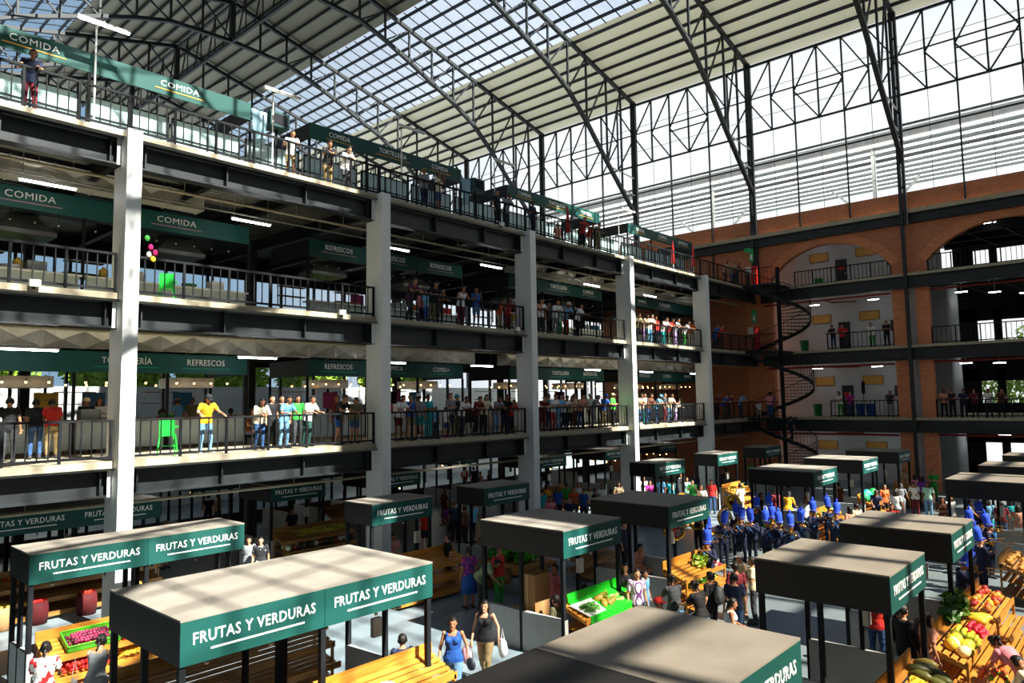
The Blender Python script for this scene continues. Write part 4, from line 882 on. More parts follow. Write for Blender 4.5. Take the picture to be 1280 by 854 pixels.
# ================= PEOPLE
def V(*a): return Vector(a)
def mirror(d): 
    o=dict(d)
    for k in list(d):
        if k.endswith('L') and k[:-1]+'R' not in d: o[k[:-1]+'R']=(d[k][0],-d[k][1],d[k][2])
    return o
BASE=dict(pelvis=(0,0,.93),chest=(0,0,1.26),neck=(.0,0,1.43),head=(.02,0,1.575),tilt=0,
  shL=(0,.17,1.385),elL=(-.03,.235,1.11),wrL=(.05,.245,.87),hipL=(0,.09,.9),knL=(.02,.1,.49),anL=(-.02,.11,.075),toL=(.15,.13,.03),palm=(0,0,-1))
def P_(**k): d=dict(BASE); d.update(k); return mirror(d)
POSES={
'stand':P_(),
'lean':P_(pelvis=(-.16,0,.92),chest=(.0,0,1.22),neck=(.09,0,1.36),head=(.17,0,1.485),tilt=.3,shL=(.06,.17,1.32),elL=(.2,.22,1.1),wrL=(.42,.07,1.12),wrR=(.42,-.10,1.13),hipL=(-.16,.09,.89),knL=(-.12,.1,.48),anL=(-.2,.12,.075),toL=(-.03,.14,.03),hipR=(-.16,-.09,.89),knR=(-.04,-.09,.5),anR=(-.2,-.1,.08),toR=(-.04,-.12,.03),palm=(.6,-.3,-.3)),
'lean2':P_(pelvis=(-.12,0,.93),chest=(.0,.02,1.26),neck=(.05,.03,1.42),head=(.10,.05,1.55),tilt=.2,shL=(.04,.19,1.37),elL=(.18,.26,1.12),wrL=(.38,.16,1.13),shR=(.02,-.15,1.36),elR=(.12,-.24,1.12),wrR=(.38,-.2,1.13),hipL=(-.12,.09,.9),hipR=(-.12,-.09,.9),knL=(-.08,.11,.49),knR=(-.08,-.1,.49),anL=(-.15,.13,.075),anR=(-.15,-.12,.075),toL=(.02,.16,.03),toR=(.02,-.15,.03),palm=(.8,-.1,-.1)),
'grip':P_(pelvis=(-.08,0,.93),chest=(.0,0,1.26),neck=(.04,0,1.42),head=(.09,0,1.55),tilt=.45,shL=(.03,.18,1.37),elL=(.1,.31,1.18),wrL=(.36,.32,1.12),hipL=(-.08,.09,.9),knL=(-.03,.13,.49),anL=(-.1,.15,.075),toL=(.07,.19,.03),palm=(.8,.1,-.4)),
'walk':P_(hipL=(0,.09,.9),knL=(.17,.1,.52),anL=(.14,.11,.1),toL=(.31,.12,.05),hipR=(0,-.09,.9),knR=(-.04,-.1,.5),anR=(-.26,-.1,.13),toR=(-.12,-.12,.03),elL=(-.1,.25,1.13),wrL=(-.06,.27,.88),elR=(0,-.25,1.12),wrR=(.12,-.26,.9)),
'reach':P_(pelvis=(-.08,0,.93),chest=(.02,0,1.25),neck=(.08,0,1.41),head=(.14,0,1.54),tilt=.4,shL=(.05,.17,1.36),elL=(.2,.21,1.14),wrL=(.42,.16,1.1),elR=(.16,-.23,1.12),wrR=(.36,-.2,1.0),shR=(.05,-.17,1.36),palm=(.9,0,-.3)),
'phone':P_(elL=(.1,.22,1.16),wrL=(.27,.07,1.4),elR=(.08,-.22,1.15),wrR=(.25,-.07,1.38),tilt=0,palm=(.2,0,1)),
'fold':P_(elL=(.02,.25,1.12),wrL=(.2,-.02,1.12),elR=(.02,-.25,1.12),wrR=(.22,.03,1.16),palm=(.1,-.6,0)),
'bend':P_(pelvis=(-.2,0,.9),chest=(.06,0,1.12),neck=(.22,0,1.2),head=(.35,0,1.27),tilt=.7,shL=(.17,.17,1.17),elL=(.26,.22,.93),wrL=(.42,.15,.78),hipL=(-.2,.09,.88),knL=(-.1,.1,.48),anL=(-.15,.11,.075),toL=(.02,.13,.03),palm=(.6,0,-.7)),
'sit':P_(pelvis=(0,0,.52),chest=(.03,0,.86),neck=(.06,0,1.02),head=(.1,0,1.165),tilt=.2,shL=(.05,.17,.98),elL=(.08,.24,.72),wrL=(.3,.16,.64),hipL=(.02,.1,.5),knL=(.42,.14,.48),anL=(.42,.14,.075),toL=(.58,.16,.03),palm=(.9,0,-.2)),
'play':P_(elL=(.14,.27,1.2),wrL=(.3,.06,1.42),elR=(.14,-.27,1.2),wrR=(.36,-.04,1.42),palm=(.5,0,.4),tilt=-.1),
'play2':P_(elL=(.14,.27,1.2),wrL=(.3,.06,1.36),elR=(.14,-.27,1.2),wrR=(.36,-.04,1.36),palm=(.5,0,.4),tilt=.38,chest=(.03,0,1.25),neck=(.06,0,1.41),head=(.1,0,1.54)),
'play3':P_(elL=(.1,.25,1.15),wrL=(.26,.1,1.2),elR=(.1,-.25,1.15),wrR=(.3,-.06,1.22),palm=(.5,0,.4),tilt=-.28,head=(-.01,.02,1.575)),
}
BONES=['torso','pelvis','neck','head','uaL','faL','haL','uaR','faR','haR','thL','shL','ftL','thR','shR','ftR']
def _cap(m,p,q,r0,r1,n=10,flat=1.0,side=None):
    p=Vector(p); q=Vector(q); d=q-p; L=d.length; d=d/L; side=side or (Vector((0,1,0)) if abs(d.y)<.9 else Vector((1,0,0)))
    y=(side-d*side.dot(d)).normalized(); x=y.cross(d); vs=[]; rings=[]
    for k in range(4): a=PI/2*(k/3.5+.001) ; rings.append((-r0*math.cos(a),r0*math.sin(a)))
    for k in range(1,4): rings.append((L*k/4,r0+(r1-r0)*k/4))
    for k in range(4): a=PI/2*(1-k/3.5)+.001; rings.append((L+r1*math.cos(a),max(.0005,r1*math.sin(a))))
    for t,r in rings:
        for j in range(n): a=2*PI*j/n; vs.append(p+d*t+(x*math.cos(a)*flat+y*math.sin(a))*r)
    K=len(rings); fs=[(i*n+j,i*n+(j+1)%n,(i+1)*n+(j+1)%n,(i+1)*n+j) for i in range(K-1) for j in range(n)]
    fs+=[tuple(range(n))[::-1],tuple(range((K-1)*n,K*n))]
    m.add(vs,fs)
def _loft(m,rings,n=16):
    vs=[]; K=len(rings)
    for c,dx,rx,ry in rings:
        c=Vector(c); dx=Vector(dx)
        for j in range(n): a=2*PI*j/n; vs.append(c+dx*(math.cos(a)*rx)+Vector((0,1,0))*(math.sin(a)*ry))
    fs=[(i*n+j,i*n+(j+1)%n,(i+1)*n+(j+1)%n,(i+1)*n+j) for i in range(K-1) for j in range(n)]+[tuple(range(n))[::-1],tuple(range((K-1)*n,K*n))]
    m.add(vs,fs)
def remesh(m,vox,sm=3):
    me=m.mesh('tmp',WHITE); b=bmesh.new(); b.from_mesh(me); bmesh.ops.recalc_face_normals(b,faces=b.faces); b.to_mesh(me); b.free()
    o=bpy.data.objects.new('tmp',me); COL.objects.link(o)
    r=o.modifiers.new('r','REMESH'); r.mode='VOXEL'; r.voxel_size=vox; r.use_smooth_shade=True
    s=o.modifiers.new('s','SMOOTH'); s.factor=.5; s.iterations=sm
    dg=bpy.context.evaluated_depsgraph_get(); dg.update(); out=bpy.data.meshes.new_from_object(o.evaluated_get(dg)); bpy.data.objects.remove(o); return out
SKIN={'tan':mat('tan_skin',srgb('b07a58'),.6),'brown':mat('brown_skin',srgb('8c5a3e'),.6),'light':mat('light_skin',srgb('c99472'),.6)}
EYE=mat('dark_eye',srgb('1c1412'),.3); LIP=mat('lip',srgb('8a4038'),.5); HAIRM=mat('dark_hair',srgb('17110e'),.5,bump=.6,scale=40,stretch=(1,1,.1))
def make_body(pose,vox=.011,fem=0):
    J={k:(Vector(v) if isinstance(v,tuple) else v) for k,v in POSES[pose].items()}; m=MB()
    pe,ch,ne,hd=J['pelvis'],J['chest'],J['neck'],J['head']
    sp=(ch-pe).normalized(); dx=Vector((0,1,0)).cross(sp).normalized()
    sp2=(ne-ch).normalized(); dx2=Vector((0,1,0)).cross(sp2).normalized(); wv=.9 if fem else 1; hp=1.08 if fem else 1
    _loft(m,[(pe-sp*.12,dx,.07,.09),(pe-sp*.08,dx,.105,.155*hp),(pe-sp*.0,dx,.115,.168*hp),(pe+sp*.09,dx,.105,.15*(.95 if fem else 1)),(pe+sp*.17,dx,.097,.135*wv),(ch-sp*.06,dx2,.11,.155*wv),(ch+sp2*.04,dx2,.118,.172*wv),(ch+sp2*.12,dx2,.1,.165*wv),(ne-sp2*.015,dx2,.065,.10),(ne+sp2*.02,dx2,.05,.055)])
    if fem:
        for s in (-1,1): m.sph(ch+dx2*.085+Vector((0,s*.07,0))+sp2*.02,.058,10,8)
    t=J['tilt']; up=Vector((math.sin(t),0,math.cos(t))); fw=Vector((math.cos(t),0,-math.sin(t)))
    _cap(m,ne-sp2*.03,hd-up*.05,.052,.05)
    R=Matrix((fw,Vector((0,1,0)),up)).transposed()
    m.sph(hd+up*.02-fw*.008,(.098,.077,.1),14,12,R); m.sph(hd-up*.035+fw*.02,(.07,.058,.085),12,10,R)
    _cap(m,hd+fw*.085+up*.012,hd+fw*.108-up*.028,.009,.015); m.sph(hd+fw*.075-up*.105+up*.01,(.022,.026,.018),8,6,R)
    for s in (-1,1): m.sph(hd+Vector((0,s*.079,0))-up*.008-fw*.01,(.018,.009,.03),8,6,R)
    bones=[('torso',ch,ne,.13),('torso',pe+sp*.1,ch,.13),('pelvis',pe-sp*.05,pe+sp*.06,.13),('neck',ne+sp2*.03,hd-up*.09,.05),('head',hd-up*.04,hd+up*.03,.085)]
    for s in 'LR':
        sh,el,wr=J['sh'+s],J['el'+s],J['wr'+s]; sg=1 if s=='L' else -1; af=.88 if fem else 1
        m.sph(sh,(.055*af,.05*af,.055*af),10,8); _cap(m,sh,el,.047*af,.038*af); _cap(m,el,wr,.039*af,.025*af)
        pd=Vector((J['palm'][0],J['palm'][1]*sg,J['palm'][2])).normalized() if pose!='stand' and pose!='walk' else (wr-el).normalized()
        side=Vector((0,0,1)).cross(pd); side=side.normalized() if side.length>.2 else Vector((1,0,0)); 
        nrm=pd.cross(side).normalized(); pc=wr+pd*.05
        _cap(m,wr+pd*.01,wr+pd*.075,.026,.034,10,.55,side)
        for k,(o,l) in enumerate(((-.028,.062),(-.009,.072),(.010,.068),(.028,.052))):
            b=wr+pd*.085+side*o; c=b+pd*l*.5-nrm*.006; e=c+(pd*.7-nrm*.7).normalized()*l*.5
            _cap(m,b-pd*.01,c,.0095,.009,8); _cap(m,c,e,.009,.0078,8)
        b=wr+pd*.03-side*.026*(1); c=b+(pd*.6-side*.8).normalized()*.04; _cap(m,b,c,.012,.0105,8); _cap(m,c,c+(pd*.9-side*.2).normalized()*.03,.0105,.009,8)
        bones+=[('ua'+s,sh,el,.045),('fa'+s,el,wr,.032),('ha'+s,wr+pd*.03,wr+pd*.15,.03)]
        hi,kn,an,to=J['hip'+s],J['kn'+s],J['an'+s],J['to'+s]
        _cap(m,hi,kn,.085*hp,.053); _cap(m,kn,an,.052,.036); _cap(m,kn+(an-kn)*.12+(an-kn).cross(Vector((0,1,0))).normalized()*.0,kn+(an-kn)*.45,.054,.045)
        fd=(to-an); fd.z=0; fd=fd.normalized()
        _cap(m,an-Vector((0,0,.03))-fd*.035,to+Vector((0,0,.005)),.037,.03,10,1,Vector((0,0,1)).cross(fd)); _cap(m,an-Vector((0,0,.035))-fd*.03,an,.035,.036)
        bones+=[('th'+s,hi,kn,.07),('sh'+s,kn,an,.045),('ft'+s,an-Vector((0,0,.045))-fd*.03,to,.035)]
    me=remesh(m,vox); n=len(me.vertices); co=np.empty(n*3); me.vertices.foreach_get('co',co); co=co.reshape(-1,3)
    D=[];T=[]
    for nm,a,b,r in bones:
        a=np.array(a);b=np.array(b);d=b-a; tt=np.clip(((co-a)@d)/(d@d),0,1); D.append(np.linalg.norm(co-(a+tt[:,None]*d),axis=1)/r); T.append(tt)
    D=np.array(D); k=D.argmin(0); T=np.array(T)[k,np.arange(n)]; lab=np.array([BONES.index(b[0]) for b in bones])[k]
    me.materials.clear(); [me.materials.append(x) for x in (SKIN['tan'],EYE,LIP)]
    hl=np.array([[v.dot(fw),v.y,v.dot(up)] for v in (Vector(c)-hd for c in co)]) 
    mi=np.zeros(len(me.polygons),int)
    for p in me.polygons:
        c=hl[list(p.vertices)].mean(0)
        if c[0]>.06 and abs(abs(c[1])-.032)<.013 and abs(c[2]-.012)<.0085: mi[p.index]=1
        elif c[0]>.065 and abs(c[1])<.024 and abs(c[2]+.062)<.007: mi[p.index]=2
    me.polygons.foreach_set('material_index',mi); me.name='body'; me.polygons.foreach_set('use_smooth',[True]*len(me.polygons))
    nr=np.array([v.normal for v in me.vertices]); fc=[tuple(p.vertices) for p in me.polygons]
    return dict(me=me,co=co,nr=nr,lab=lab,T=T,fc=fc,hl=hl,J=J,hd=hd,up=up,fw=fw,pe=pe,sp=sp)
def shell(B,vmask,off,name,wave=0.0):
    idx=-np.ones(len(B['co']),int); fs=[f for f in B['fc'] if all(vmask[i] for i in f)]; vs=[]
    for f in fs:
        for i in f:
            if idx[i]<0:
                idx[i]=len(vs); p=Vector(B['co'][i]); o=off+wave*noise.noise(p*14); vs.append(tuple(p+Vector(B['nr'][i])*o))
    me=bpy.data.meshes.new(name); me.from_pydata(vs,[],[tuple(int(idx[i]) for i in f) for f in fs]); me.materials.append(WHITE); me.polygons.foreach_set('use_smooth',[True]*len(fs)); me.update(); return me
_PB={}
def body(pose,fem,vox):
    k=(pose,fem,vox)
    if k not in _PB: _PB[k]=(make_body(pose,vox,fem),{})
    return _PB[k]
def garment(k,kind):
    B,c=_PB[k]
    if kind in c: return c[kind]
    L,T,co=B['lab'],B['T'],B['co']; I=BONES.index; isin=lambda *n: np.isin(L,[I(x) for x in n])
    hgt=(co-np.array(B['pe']))@np.array(B['sp'])      # along the spine from the pelvis
    if kind in('tee','long','tank','jacket'):
        mk=isin('torso')|(isin('pelvis','thL','thR')&(hgt>(-.06 if kind!='jacket' else -.12)))
        if kind=='tank': pass
        elif kind=='tee': mk|=isin('uaL','uaR')&(T<.72)
        else: mk|=isin('uaL','uaR','faL','faR')&~(isin('faL','faR')&(T>.93))
        nh=(co-np.array(B['J']['chest']))@np.array((B['J']['neck']-B['J']['chest']).normalized()); mk&=~(isin('torso')&((nh>.155)|((nh>.1)&(np.abs(co[:,1]-B['J']['neck'][1])<.075)&(kind=='tank'))))
        me=shell(B,mk,.02 if kind!='jacket' else .03,'shirt' if kind!='jacket' else 'jacket',.007)
    elif kind in('trousers','shorts'):
        mk=(isin('pelvis')&(hgt<.1))|isin('thL','thR')
        if kind=='trousers': mk|=isin('shL','shR')&(T<.93)
        else: mk&=~(isin('thL','thR')&(T>.86))
        me=shell(B,mk,.013,kind,.01)
    elif kind=='skirt':
        pe=B['pe']; m=MB(); 
        _loft(m,[(pe+Vector((0,0,.1)),(1,0,0),.115,.15),(pe+Vector((0,0,-.02)),(1,0,0),.15,.19),(pe+Vector((0,0,-.25)),(1,0,0),.2,.23),(pe+Vector((.02,0,-.5)),(1,0,0),.22,.26)],20); me=m.mesh('skirt',WHITE,smooth=True)
    elif kind=='shoes': me=shell(B,isin('ftL','ftR')|(isin('shL','shR')&(T>.95)),.012,'shoes')
    elif kind in('short','longhair','bun'):
        h=B['hl']; mk=isin('head','neck')&((h[:,2]>.065)|((h[:,0]<.0)&(h[:,2]>-.06))|((h[:,0]<.03)&(h[:,2]>.02)))
        me=shell(B,mk,.014,'hair',.012)
        if kind!='short':
            m=MB(); hd,up,fw=B['hd'],B['up'],B['fw']
            if kind=='bun': m.sph(hd-fw*.13+up*.03,.05,10,8); _cap(m,hd-fw*.09,hd-fw*.12-up*.16,.03,.012)
            else: _cap(m,hd-fw*.05+up*.03,hd-fw*.085-up*.24,.085,.07,12,.55,Vector((0,1,0))); [ _cap(m,hd+Vector((0,s*.075,0))-fw*.02,hd+Vector((0,s*.085,0))-up*.2,.03,.022) for s in(-1,1)]
            b=bmesh.new(); b.from_mesh(me); t=m.mesh('t',WHITE,smooth=True); b.from_mesh(t); bmesh.ops.recalc_face_normals(b,faces=b.faces); b.to_mesh(me); b.free()
    elif kind in('cap','hat','scarf','shako'):
        hd,up,fw=B['hd'],B['up'],B['fw']; R=Matrix((fw,Vector((0,1,0)),up)).transposed(); m=MB()
        if kind=='shako':
            m.lathe([(.105,.02),(.11,.1),(.125,.3),(.12,.42),(0,.44)],(0,0,0),14); m.sph((.03,0,.46),(.035,.035,.12),8,6)
        elif kind=='hat': m.lathe([(.19,.055),(.2,.06),(.1,.07),(.095,.15),(.05,.17),(0,.165)],(-.01,0,0),16)
        else: m.lathe([(.102,.02),(.105,.06),(.09,.11),(.05,.135),(0,.14)],(-.01,0,0),14)
        if kind in('cap','shako'): m.ext([(.06,-.07,.045),(.17,-.05,.03),(.185,0,.03),(.17,.05,.03),(.06,.07,.045)],(0,0,.01))
        m.v=[tuple(hd+R@Vector(v)) for v in m.v]; me=m.mesh('hat' if kind!='cap' else 'cap',WHITE,smooth=True)
    c[kind]=me; return me
def dress(o,root,me,h,name):
    g=bpy.data.objects.new(name,me); COL.objects.link(g); g.parent=root; g.material_slots[0].link='OBJECT'; g.material_slots[0].material=h if not isinstance(h,str) else cm(h,.8); return g
CW=dict(black='16161a',white='e8e8e4',navy='1a2440',blue='2456a8',sky='6fb0d8',teal='1f9aa0',green='2f9a3a',lime='3fc03a',olive='6f6a4a',red='c0261e',maroon='6a1a26',pink='d8808a',magenta='c02890',purple='6a2a8a',yellow='e8a818',orange='d8602a',cream='dccfae',beige='c0aa88',khaki='8f7a52',brown='5f3a26',grey='84888a',charcoal='3a3d42',denim='2f4f7a',jeans='6f98bc',mint='a8d8c0',peach='dc9a80',lilac='b094c8')
PRT={'redwhite':print_mat('e8e6e0','c02024',7,.54),'floral':print_mat('5a2a8a','c8406a',14,.55),'plaid':print_mat('5f7f4a','b8c49a',9,.5,'wave'),'stripe':print_mat('6a3a78','d8d0dc',11,.5,'wave'),'cream':print_mat('e2d8c0','8a7a62',30,.58),'tee':print_mat('2a2a2e','c8bcb8',6,.62),'plaidp':print_mat('7a2038','2a2a48',10,.5,'wave')}
POSEW={'stand':'standing','lean':'leaning','lean2':'leaning','grip':'gripping the rail','walk':'walking','reach':'reaching','phone':'hands raised','fold':'arms folded','bend':'bending','sit':'seated','play':'playing','play2':'playing','play3':'playing'}
def person(x,y,z,head,pose,top,bot,fem=0,hair='short',tk='tee',bk='trousers',s=1.0,where='',hat=None,skin='tan',vox=.012,extra=None,group=None,label=None,shoe='charcoal'):
    k=(pose,fem,vox); B,_=body(*k)
    r=bpy.data.objects.new('person',B['me']); COL.objects.link(r); r.location=(x,y,z); r.rotation_euler=(0,0,math.radians(head)); r.scale=(s,s,s); r['_w']=(0,0,0)
    r.material_slots[0].link='OBJECT'; r.material_slots[0].material=SKIN[skin]
    if hat and hat[0]!='shako' or not hat: dress(r,r,garment(k,hair),HAIRM,'hair')
    dress(r,r,garment(k,tk),PRT[extra] if extra else CW.get(top,top),'jacket' if tk=='jacket' else 'shirt'); dress(r,r,garment(k,bk),CW.get(bot,bot),bk); dress(r,r,garment(k,'shoes'),CW[shoe],'shoes')
    if hat: dress(r,r,garment(k,hat[0]),CW.get(hat[1],hat[1]),'cap' if hat[0]=='cap' else 'hat')
    kid='child' if s<.8 else 'person'
    lb=label or '%s in %s top and %s %s %s %s'%(kid,top,bot,bk,POSEW[pose],where)
    tag(r,lb.strip(),'person',group); r['_k']=1
    return r
PEOPLE=[
 (-2.6,5.24,4.45,160,'stand','black','charcoal',dict(label='person in black top, charcoal trousers, second level left of first column')),
 (-3.2,6.0,4.45,170,'reach','black','denim',dict(label='person in black top, denim trousers, second level left of first column')),
 (-3.0,6.35,4.45,175,'reach','red','khaki',dict(label='person in red top, khaki trousers, second level left of first column')),
 (-5.0,7.82,4.45,-20,'stand','black','charcoal',dict(label='person in black top, cream scarf, charcoal trousers, second level right of first column', hat=('scarf', 'cream'), fem=1)),
 (-5.1,8.22,4.45,-30,'stand','white','maroon',dict(label='person in white top, maroon trousers, second level right of first column', fem=1, hair='longhair')),
 (-6.4,10.56,4.45,90,'sit','red','charcoal',dict(label='person in red top, charcoal trousers, second level right of first column')),
 (-6.0,10.67,4.45,-90,'sit','pink','charcoal',dict(label='person in pink top, charcoal trousers, second level right of first column')),
 (-6.6,11.32,4.45,200,'stand','sky','denim',dict(label='person in sky top, grey cap, denim trousers, second level right of first column', hat=('cap', 'grey'))),
 (-6.5,11.8,4.45,0,'stand','olive','charcoal',dict(label='person in olive top, charcoal trousers, second level right of first column')),
 (-5.6,12.88,4.45,180,'sit','black','charcoal',dict(label='person in black top, charcoal trousers, second level right of first column')),
 (-3.4,12.41,4.45,30,'sit','brown','denim',dict(label='person in brown top, denim trousers, second level right of first column', fem=1, hair='longhair')),
 (-0.82,9.71,4.45,0,'grip','yellow','jeans',dict(label='person in yellow top, black cap, jeans trousers, second level right of first column', hat=('cap', 'black'), shoe='white', s=1.03)),
 (-0.84,11.42,4.45,-13,'lean','cream','denim',dict(label='person in cream top, denim trousers, second level right of first column', fem=1, hair='longhair', tk='long', extra='cream')),
 (-1.6,12.23,4.45,8,'stand','black','black',dict(label='person in black top, black trousers, second level right of first column, beside sky top')),
 (-1.8,12.69,4.45,-6,'stand','black','black',dict(label='person in black top, black trousers, second level right of first column, beside green top')),
 (-0.84,12.3,4.45,4,'lean2','sky','jeans',dict(label='person in sky top, jeans trousers, second level right of first column')),
 (-2.1,13.48,4.45,-9,'stand','green','charcoal',dict(label='person in green top, charcoal trousers, second level right of first column')),
 (-0.84,13.15,4.45,14,'lean2','white','1f4a44',dict(label='person in white top, dark green trousers, second level right of first column')),
 (-0.84,14.4,4.45,10,'lean','black','blue',dict(label='person in black top, blue shorts, second level right of first column', bk='shorts', s=1.05)),
 (-0.84,14.96,4.45,-24,'lean','olive','denim',dict(label='person in olive top, denim shorts, second level right of first column', bk='shorts')),
 (-2.0,15.0,4.45,-16,'stand','maroon','charcoal',dict(label='person in maroon top, charcoal trousers, second level right of first column')),
 (-0.84,16.98,4.45,6,'lean2','white','maroon',dict(label='person in white top, maroon shorts, second level right of second column', fem=1, hair='bun', bk='shorts')),
 (-0.84,17.44,4.45,-8,'phone','blue','khaki',dict(label='person in blue top, khaki shorts, second level right of second column', bk='shorts')),
 (-0.84,17.87,4.45,150,'stand','grey','teal',dict(label='person in grey top, white hat, teal shorts, second level right of second column', hat=('hat', 'white'), bk='shorts')),
 (-0.84,18.31,4.45,-2,'fold','teal','teal',dict(label='person in teal top, teal trousers, second level right of second column', fem=1)),
 (-0.84,18.72,4.45,2,'stand','sky','navy',dict(label='child in sky top, navy trousers, second level right of second column', s=0.72)),
 (-0.84,19.23,4.45,9,'stand','white','denim',dict(label='child in white top, navy cap, denim shorts, second level right of second column', s=0.7, hat=('cap', 'navy'), bk='shorts', shoe='magenta')),
 (-1.25,19.87,4.45,3,'fold','grey','charcoal',dict(label='person in grey top, charcoal trousers, second level right of second column', s=1.03)),
 (-1.6,20.56,4.45,14,'stand','black','olive',dict(label='person in black top, teal cap, olive trousers, second level right of second column', hat=('cap', 'teal'))),
 (-0.84,20.23,4.45,4,'lean','white','charcoal',dict(label='person in white top, charcoal trousers, second level right of second column', bk='trousers')),
 (-0.84,21.01,4.45,0,'lean','maroon','black',dict(label='person in maroon top, black trousers, second level right of second column')),
 (-0.84,21.43,4.45,-14,'lean2','cream','black',dict(label='person in cream top, black trousers, second level right of second column', fem=1, hair='longhair')),
 (-0.84,22.21,4.45,-6,'lean','grey','jeans',dict(label='person in grey top, jeans trousers, second level right of second column')),
 (-0.84,22.71,4.45,-21,'lean2','black','navy',dict(label='person in black top, navy trousers, second level right of second column')),
 (-0.84,23.13,4.45,-9,'lean','red','black',dict(label='person in red top, black trousers, second level right of second column', s=0.9)),
 (-0.84,24.33,4.45,-24,'lean','charcoal','denim',dict(label='person in charcoal top, denim trousers, second level right of third column')),
 (-1.7,25.18,4.45,6,'stand','black','black',dict(label='person in black top, black trousers, second level right of third column')),
 (-0.84,25.24,4.45,-23,'lean','maroon','maroon',dict(label='person in maroon top, maroon trousers, second level right of third column')),
 (-1.4,26.34,4.45,-10,'stand','teal','denim',dict(label='person in teal top, denim trousers, second level right of third column')),
 (-0.84,26.0,4.45,-3,'lean2','white','red',dict(label='person in white top, red trousers, second level right of third column', fem=1)),
 (-0.84,26.42,4.45,-5,'lean2','sky','jeans',dict(label='person in sky top, jeans trousers, second level right of third column')),
 (-0.84,26.86,4.45,-13,'lean','white','navy',dict(label='person in white top, navy trousers, second level right of third column')),
 (-0.84,27.31,4.45,-21,'lean','beige','black',dict(label='person in beige top, black trousers, second level right of third column', fem=1, hair='longhair')),
 (-1.4,28.33,4.45,13,'stand','cream','brown',dict(label='person in cream top, brown trousers, second level right of third column')),
 (-0.84,28.17,4.45,-13,'lean2','peach','denim',dict(label='person in peach top, denim trousers, second level right of third column')),
 (-1.4,29.67,4.45,-19,'stand','white','charcoal',dict(label='person in white top, white cap, charcoal trousers, second level right of third column', hat=('cap', 'white'))),
 (-0.84,29.3,4.45,14,'lean','grey','grey',dict(label='person in grey top, grey cap, grey trousers, second level right of third column', hat=('cap', 'grey'))),
 (-0.84,30.06,4.45,-12,'lean2','blue','khaki',dict(label='person in blue top, blue cap, khaki trousers, second level right of third column', hat=('cap', 'blue'))),
 (-0.84,30.85,4.45,11,'fold','lime','black',dict(label='person in lime top, beige cap, black trousers, second level right of third column', hat=('cap', 'beige'))),
 (-0.84,32.31,4.45,-10,'lean2','charcoal','denim',dict(label='person in charcoal top, denim trousers, second level right of fourth column')),
 (-0.84,33.44,4.45,1,'lean2','beige','denim',dict(label='person in beige top, denim trousers, second level right of fourth column')),
 (-1.4,34.84,4.45,0,'stand','cream','teal',dict(label='person in cream top, teal trousers, second level right of fourth column')),
 (-0.84,34.43,4.45,-8,'lean2','brown','denim',dict(label='person in brown top, denim trousers, second level right of fourth column', fem=1, hair='longhair')),
 (-0.84,35.36,4.45,12,'lean','sky','denim',dict(label='person in sky top, sky cap, denim trousers, second level right of fourth column', hat=('cap', 'sky'))),
 (-1.5,37.21,4.45,14,'stand','charcoal','maroon',dict(label='person in charcoal top, maroon trousers, second level right of fourth column')),
 (-0.84,36.69,4.45,-3,'lean2','cream','jeans',dict(label='person in cream top, jeans trousers, second level right of fourth column', fem=1, hair='longhair')),
 (-0.84,37.43,4.45,7,'lean','white','lilac',dict(label='person in white top, lilac trousers, second level right of fourth column', s=0.8)),
 (-0.84,42.62,4.45,-24,'lean2','maroon','black',dict(label='person in maroon top, black trousers, second level right of fifth column')),
 (-0.84,43.64,4.45,-23,'lean','blue','olive',dict(label='person in blue top, olive trousers, second level right of fifth column')),
 (-0.84,44.33,4.45,-6,'lean2','maroon','charcoal',dict(label='person in maroon top, charcoal trousers, second level right of fifth column')),
 (-0.84,46.15,4.45,-1,'lean2','sky','denim',dict(label='person in sky top, denim trousers, second level right of fifth column')),
 (-0.84,17.55,8.87,5,'lean','purple','charcoal',dict(label='person in purple top, charcoal trousers, third level right of second column', s=1.05, extra='plaidp')),
 (-1.4,18.51,8.87,-1,'stand','pink','black',dict(label='person in pink top, black trousers, third level right of second column', s=0.8)),
 (-0.84,18.23,8.87,14,'stand','sky','blue',dict(label='child in sky top, blue trousers, third level right of second column', s=0.75)),
 (-0.84,18.64,8.87,0,'lean2','black','olive',dict(label='person in black top, olive trousers, third level right of second column')),
 (-0.84,19.05,8.87,-1,'lean2','brown','charcoal',dict(label='person in brown top, charcoal trousers, third level right of second column', s=0.85)),
 (-0.84,20.16,8.87,-18,'lean2','white','maroon',dict(label='person in white top, maroon trousers, third level right of second column', fem=1, hair='longhair', tk='tank')),
 (-0.84,20.99,8.87,-12,'phone','blue','jeans',dict(label='person in blue top, jeans shorts, third level right of second column', bk='shorts')),
 (-0.84,22.5,8.87,9,'lean2','orange','beige',dict(label='person in orange top, beige trousers, third level right of second column', s=0.8)),
 (-0.84,23.02,8.87,-13,'lean2','red','maroon',dict(label='person in red top, maroon trousers, third level right of second column', s=0.85)),
 (-0.84,24.33,8.87,-21,'lean2','red','red',dict(label='person in red top, red trousers, third level right of third column')),
 (-0.84,24.98,8.87,14,'lean','peach','denim',dict(label='person in peach top, denim trousers, third level right of third column', fem=1, hair='longhair')),
 (-1.3,25.76,8.87,-13,'reach','white','charcoal',dict(label='person in white top, charcoal trousers, third level right of third column', s=1.05)),
 (-1.6,26.72,8.87,1,'stand','charcoal','black',dict(label='person in charcoal top, black trousers, third level right of third column')),
 (-0.84,26.34,8.87,-15,'lean2','white','grey',dict(label='person in white top, grey trousers, third level right of third column', tk='long')),
 (-0.84,26.75,8.87,2,'lean','mint','green',dict(label='person in mint top, green trousers, third level right of third column', s=0.8)),
 (-0.84,27.16,8.87,-21,'lean','sky','red',dict(label='person in sky top, cream hat, red trousers, third level right of third column', hat=('hat', 'cream'))),
